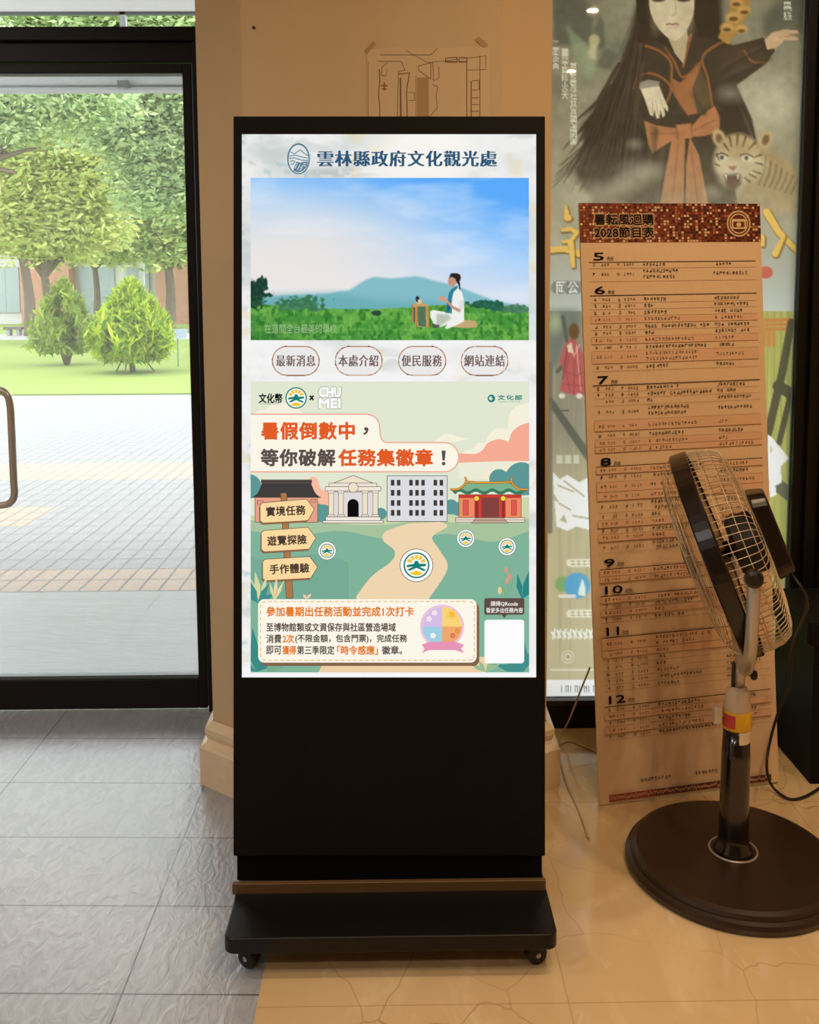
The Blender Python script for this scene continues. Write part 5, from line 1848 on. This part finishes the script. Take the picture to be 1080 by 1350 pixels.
# ================================================================== PLAN SHEET ON THE COLUMN
YS = 2.72 - 0.0015
sp = lambda x, y, h: P(x, y, Y=YS - h)
sheet = Art(sp, dz=2e-5)
sheet.poly([(484, 66), (520, 62), (570, 63), (646, 62), (647, 205), (483, 205)], (212, 184, 146))
so_ = sheet.build('floor_plan_sheet', M_PRINT)
tag(so_, 'thin tan sheet with a hand drawn floor plan taped to the column', 'drawing')
Z5 = lambda x, y: (280 + x / 2.25, y / 2.25)
dr_ = Art(sp, dz=2e-5, z0=2e-4)
pen = (120, 92, 64)
for pts, w in (([(498, 163), (648, 163), (668, 143)], .9), ([(462, 185), (462, 400)], .6), ([(690, 182), (755, 182)], .8), ([(492, 182), (560, 182), (572, 208), (552, 212), (548, 400)], .8), ([(552, 220), (585, 216), (576, 270), (580, 400)], 1.2), ([(558, 230), (560, 400)], 2.0),
               ([(495, 205), (497, 240), (493, 280), (497, 320), (497, 400)], 1.1), ([(520, 185), (503, 200), (500, 222), (514, 226), (520, 205)], .7), ([(612, 196), (612, 208), (648, 234), (648, 186), (612, 196)], .8), ([(654, 182), (656, 240), (672, 232), (672, 198)], .7),
               ([(650, 250), (668, 256), (664, 290), (668, 320), (640, 350)], .7), ([(604, 225), (604, 400)], .5), ([(576, 274), (600, 274), (600, 298), (578, 298)], .6), ([(755, 180), (755, 400)], 1.0), ([(768, 240), (768, 400)], 1.2), ([(794, 165), (794, 400)], .9), ([(770, 240), (792, 238), (792, 265), (770, 268)], .8),
               ([(770, 290), (792, 290)], .8), ([(770, 310), (792, 310)], .8), ([(770, 330), (792, 330)], .8), ([(755, 208), (810, 206)], .6), ([(692, 172), (692, 184), (726, 184), (726, 170), (692, 172)], .9), ([(732, 170), (756, 170), (756, 184), (732, 184), (732, 170)], .9), ([(575, 150), (640, 186), (790, 168), (812, 165), (812, 205)], .5)):
    dr_.line([Z5(*p) for p in pts], w, pen)
dr_.rects([(*Z5(608, 230), *Z5(642, 400))], (176, 142, 100))
dr_.rects([(*Z5(500, 252), *Z5(520, 256)), (*Z5(508, 244), *Z5(512, 268)), (*Z5(502, 262), *Z5(518, 265))], (176, 78, 44))
dr_.build('pen_lines', M_PRINT, so_)
for pts in ([(452, 150), (476, 122), (484, 130), (460, 160)], [(778, 118), (790, 108), (818, 132), (806, 142)]):
    ta = Art(sp, dz=2e-5, z0=4e-4)
    ta.poly([Z5(*p) for p in pts], (178, 146, 104))
    ta.build('tape', M_PRINT, so_)
q = P(335, 37, Y=2.72)
tag(MB().lathe(q + Vector((0, 0.002, 0)), (0, -1, 0), [(0.004, 0), (0.004, 0.002), (0.0015, 0.004), (0.0015, 0.012), (0.003, 0.013)], 12).build('wall_hook', M_FAN), 'tiny dark hook left of the plan sheet on the column', 'hook')

# ================================================================== PEDESTAL FAN
fp = P(967, 1112, Z=0.05)
FX, FY = fp.x, 2.345
FX = P(967, 1112, Y=FY).x
fan = thing('pedestal_fan', (FX, FY, 0), 'dark brown pedestal fan with wire cage and round base', 'fan')
ZU = Vector((0, 0, 1))
o0 = Vector((FX, FY, 0))
MB().lathe(o0, ZU, [(0.255, 0.0), (0.272, 0.004), (0.276, 0.018), (0.272, 0.028), (0.262, 0.032), (0.262, 0.036), (0.258, 0.044), (0.246, 0.049), (0.12, 0.053), (0.05, 0.054)], 96).build('base', M_FANBASE, fan, smooth=False)
ring = [o0 + Vector((0.060 * cos(2 * pi * k / 48), 0.060 * sin(2 * pi * k / 48), 0.054)) for k in range(48)]
MB().tube(ring, 0.0028, 8, closed=True).build('base_ring', M_STEEL, fan, smooth=True, label='thin silver ring round the foot of the pole')
zc0 = P(972, 957, Y=FY).z
zc1 = P(972, 905, Y=FY).z
zl = P(972, 935, Y=FY).z
MB().lathe(o0, ZU, [(0.052, 0.052), (0.050, 0.062), (0.040, 0.075), (0.038, 0.10), (0.036, 0.30), (0.033, zc0)], 40).build('pole', M_FANPOLE, fan, smooth=True)
col_ = MB().lathe(o0, ZU, [(0.035, zl - 0.004), (0.035, zl + 0.01), (0.031, zl + 0.03), (0.028, zc1 - 0.01), (0.022, zc1)], 32).build('collar', M_CLEAR, fan, smooth=True, label='pale translucent height collar')
MB().lathe(o0, ZU, [(0.0345, zc0 - 0.004), (0.0365, zc0), (0.0365, zl), (0.035, zl + 0.002)], 32).build('locking_band', M_YELLOW, fan, smooth=True, label='yellow band with a red patch')


def arc_patch(r, z0, z1, a0, a1, n=10):
    m = MB()
    for k in range(n + 1):
        a = radians(a0 + (a1 - a0) * k / n)
        for z in (z0, z1):
            m.v.append((FX + r * cos(a), FY + r * sin(a), z))
    for k in range(n):
        m.f.append((2 * k, 2 * k + 2, 2 * k + 3, 2 * k + 1))
    return m


arc_patch(0.0370, zc0 + 0.005, zl - 0.005, 190, 245).build('warning_label', M_RED, fan, label='small red label on the yellow band')
arc_patch(0.0345, zc0 - 0.036, zc0 - 0.004, 262, 330).build('rating_label', M_WHITEST, fan, label='cream label below the yellow band')
kb = P(947, 944, Y=FY - 0.01)
MB().tube([o0 + Vector((-0.03, 0, kb.z)), Vector((kb.x + 0.008, FY, kb.z))], 0.006, 10).box((kb.x - 0.010, FY - 0.014, kb.z - 0.022), (kb.x + 0.010, FY + 0.014, kb.z + 0.022)).build('height_clamp', M_CLEAR, fan, bevel=0.003)
zn = P(980, 868, Y=FY).z
MB().lathe(o0 + Vector((0.004, 0, 0)), ZU, [(0.013, zc1 - 0.01), (0.013, zn)], 20).build('neck_tube', M_STEEL, fan, smooth=True)
MB().tube([o0 + Vector((-0.012, 0.0, zc1 - 0.01)), o0 + Vector((-0.012, 0, zn - 0.01))], 0.005, 8).build('cord_guide', M_FAN, fan)
kn = P(992, 888, Y=FY - 0.005)
MB().lathe(Vector((FX + 0.008, kn.y, kn.z)), (1, -0.35, 0), [(0.004, 0), (0.004, 0.02), (0.011, 0.022), (0.013, 0.028), (0.011, 0.036), (0.004, 0.038)], 18).build('tilt_knob', M_FAN, fan, smooth=True)

# head: axis ax points the way the fan blows (left and down)
hc = P(944, 729, Y=FY + 0.02)
vd = (hc - EYE).normalized()
bdir = RT * 95 - UP * 245
ax = vd.cross(bdir).normalized()
if ax.x > 0:
    ax = -ax
ax = (ax + vd * 0.04).normalized()
dn_ = (Vector((0, 0, -1)) - ax * Vector((0, 0, -1)).dot(ax)).normalized()
near = ax.cross(dn_)
if near.y > 0:
    near = -near
RF = 0.262
bd = [(RF + 0.004, -0.022), (RF + 0.007, -0.018), (RF + 0.007, 0.018), (RF + 0.004, 0.022), (RF - 0.004, 0.022), (RF - 0.004, -0.022), (RF + 0.004, -0.022)]
MB().lathe(hc, ax, bd, 80, cap=False).build('cage_band', M_FAN, fan, smooth=False)


def pt(ang, rad, h):
    return hc + ax * h + (dn_ * cos(ang) + near * sin(ang)) * rad


def guard(name, prof, n_rad, rings, wire):
    m = MB()
    for k in range(n_rad):
        a = 2 * pi * k / n_rad
        m.tube([pt(a, r_, h) for r_, h in prof], wire, 5, cap=False)
    for r_, h in rings:
        m.tube([pt(2 * pi * k / 72, r_, h) for k in range(72)], wire, 5, closed=True)
    return m.build(name, M_WIRE, fan, smooth=True)


frontp = [(RF, 0.02), (RF - 0.006, 0.034), (RF - 0.022, 0.050), (RF - 0.06, 0.062), (0.12, 0.070), (0.05, 0.072)]
fr_rings = []
for i in range(17):
    r_ = RF - 0.002 - (RF - 0.05) * i / 16
    for (ra, ha), (rb, hb) in zip(frontp[:-1], frontp[1:]):
        if rb <= r_ <= ra:
            fr_rings.append((r_, ha + (hb - ha) * (ra - r_) / (ra - rb)))
            break
guard('front_guard', frontp, 10, fr_rings, 0.0009)
rearp = [(RF, -0.02), (RF - 0.002, -0.045), (RF - 0.008, -0.076), (RF - 0.022, -0.098), (RF - 0.05, -0.110), (0.16, -0.118), (0.08, -0.122)]
guard('rear_guard', rearp, 84, [(RF - 0.002, -0.045), (RF - 0.008, -0.076), (RF - 0.03, -0.102), (0.18, -0.115), (0.08, -0.122)], 0.0011)
MB().lathe(hc, ax, [(0.03, 0.064), (0.048, 0.068), (0.05, 0.073), (0.04, 0.079), (0.01, 0.081)], 40).build('guard_badge', M_FAN, fan)
MB().lathe(hc, ax, [(0.03, -0.120), (0.07, -0.118), (0.078, -0.105), (0.078, -0.055), (0.066, -0.045), (0.02, -0.043)], 40).build('motor_housing', M_RUBBER, fan)
# rear control housing, flattened box behind the cage
m = MB()
pts = rr2(-0.125, -0.065, 0.105, 0.065, 0.04)
top_, bot_ = [], []
n = len(pts)
for (a, b) in pts:
    bot_.append(hc + dn_ * a + near * b - ax * 0.122)
for (a, b) in pts:
    top_.append(hc + dn_ * a * 0.92 + near * b * 0.85 - ax * 0.165)
m.add(bot_ + top_, [tuple(range(n)), tuple(reversed(range(n, 2 * n)))] + [(i, n + i, n + (i + 1) % n, (i + 1) % n) for i in range(n)])
m.build('rear_housing', M_FAN, fan, bevel=0.006)
MB().tube([hc - ax * 0.045, hc + ax * 0.03], [0.02, 0.03], 24).build('hub', M_FAN, fan, smooth=True)
for b in range(5):
    a0 = 2 * pi * b / 5 + 0.35
    m = MB()
    nr, nc = 9, 8
    for i in range(nr):
        f = i / (nr - 1)
        r_ = 0.028 + (RF - 0.05) * f
        wa = (0.55 + 0.25 * sin(pi * f)) * (1 - 0.15 * f)
        for j in range(nc):
            s = j / (nc - 1) - 0.5
            a = a0 + s * wa + 0.25 * f
            edge_r = r_ - 0.02 * (2 * abs(s)) ** 3 * f
            m.v.append(tuple(pt(a, edge_r, 0.0 - s * 0.055 * (1 - 0.35 * f))))
    for i in range(nr - 1):
        for j in range(nc - 1):
            k = i * nc + j
            m.f.append((k, k + 1, k + nc + 1, k + nc))
    o = m.build('blade', M_BLADE, fan, smooth=True)
    sm = o.modifiers.new('thickness', 'SOLIDIFY')
    sm.thickness = 0.0022
# yoke: U fork carrying the cage
back = -0.062
pivN = P(994, 762, Y=(hc + near * (RF + 0.02)).y)
pivF = pivN - near * 2 * (RF + 0.020)
Bt = o0 + Vector((0.006, 0, zn + 0.005))
mid_ = (pivN + pivF) / 2
pth = []
for k in range(41):
    th_ = pi * k / 40
    c, s = cos(th_), sin(th_)
    c = math.copysign(abs(c) ** 0.75, c)
    pth.append(mid_ + (pivN - mid_) * c + (Bt - mid_) * (s ** 0.85 if s > 0 else 0))
m = MB().tube(pth, [0.015] * 41, 12)
yk = m.build('yoke', M_STEEL, fan, smooth=True)
for pv, sgn in ((pivN, 1), (pivF, -1)):
    MB().lathe(pv - near * sgn * 0.018, near * sgn, [(0.012, 0), (0.020, 0.012), (0.022, 0.020), (0.020, 0.034), (0.012, 0.038)], 24).build('pivot_knob', M_FAN, fan)
# power cord from the rear housing to the floor
cs = hc - ax * 0.15 + dn_ * 0.10
cp = [cs, cs + dn_ * 0.09 - ax * 0.012, P(1046, 850, Y=2.62), P(1040, 905, Y=2.70), P(1029, 930, Y=2.74), P(1016, 975, Y=2.76)]
zf = 0.006
cp += [P(1011, 1010, Y=2.72), P(1018, 1036, Z=0.02), P(1040, 1053, Z=zf), P(1062, 1050, Z=zf), P(1085, 1036, Z=zf)]
MB().tube(smooth_path(cp, 8), 0.0042, 8).build('power_cord', M_CABLE, fan, smooth=True)

# ================================================================== LOOSE THINGS BY THE WINDOW
c0 = P(1068, 1034, Z=0)
zt_ = P(1068, 850, Y=c0.y).z
zt2 = P(1062, 816, Y=c0.y).z
t = thing('equipment_cabinet', (c0.x + 0.2, c0.y + 0.2, 0), 'black cabinet with an overhanging top at the right edge beside the window', 'cabinet')
MB().box((c0.x, c0.y, 0.0), (c0.x + 0.42, c0.y + 0.30, zt_)).build('body', M_CABINET, t, bevel=0.004)
MB().box((c0.x - 0.028, c0.y - 0.02, zt_), (c0.x + 0.45, c0.y + 0.31, zt2)).build('top', M_CABINET, t, bevel=0.012)

cw = [P(778, 880, Y=3.05), P(765, 912, Y=3.06), P(752, 945, Y=3.07), P(742, 967, Z=0.005), P(737, 985, Z=0.004), P(738, 1000, Z=0.004), P(748, 1035, Z=0.004), P(760, 1060, Z=0.004), P(772, 1092, Z=0.004), P(776, 1105, Z=0.004)]
tag(MB().tube(smooth_path(cw, 8), 0.0032, 8).build('white_cable', M_CABLEW, smooth=True), 'thin pale cable dropping beside the board and trailing over the marble', 'cable')
cw = [P(736, 983, Z=0.010), P(743, 979, Z=0.010), P(753, 977, Z=0.005), P(770, 984, Z=0.004), P(790, 993, Z=0.004)]
tag(MB().tube(smooth_path(cw, 8), 0.003, 8).build('grey_cable', M_CABLEW, smooth=True), 'short curved cable lying on the floor between the column and the board', 'cable')
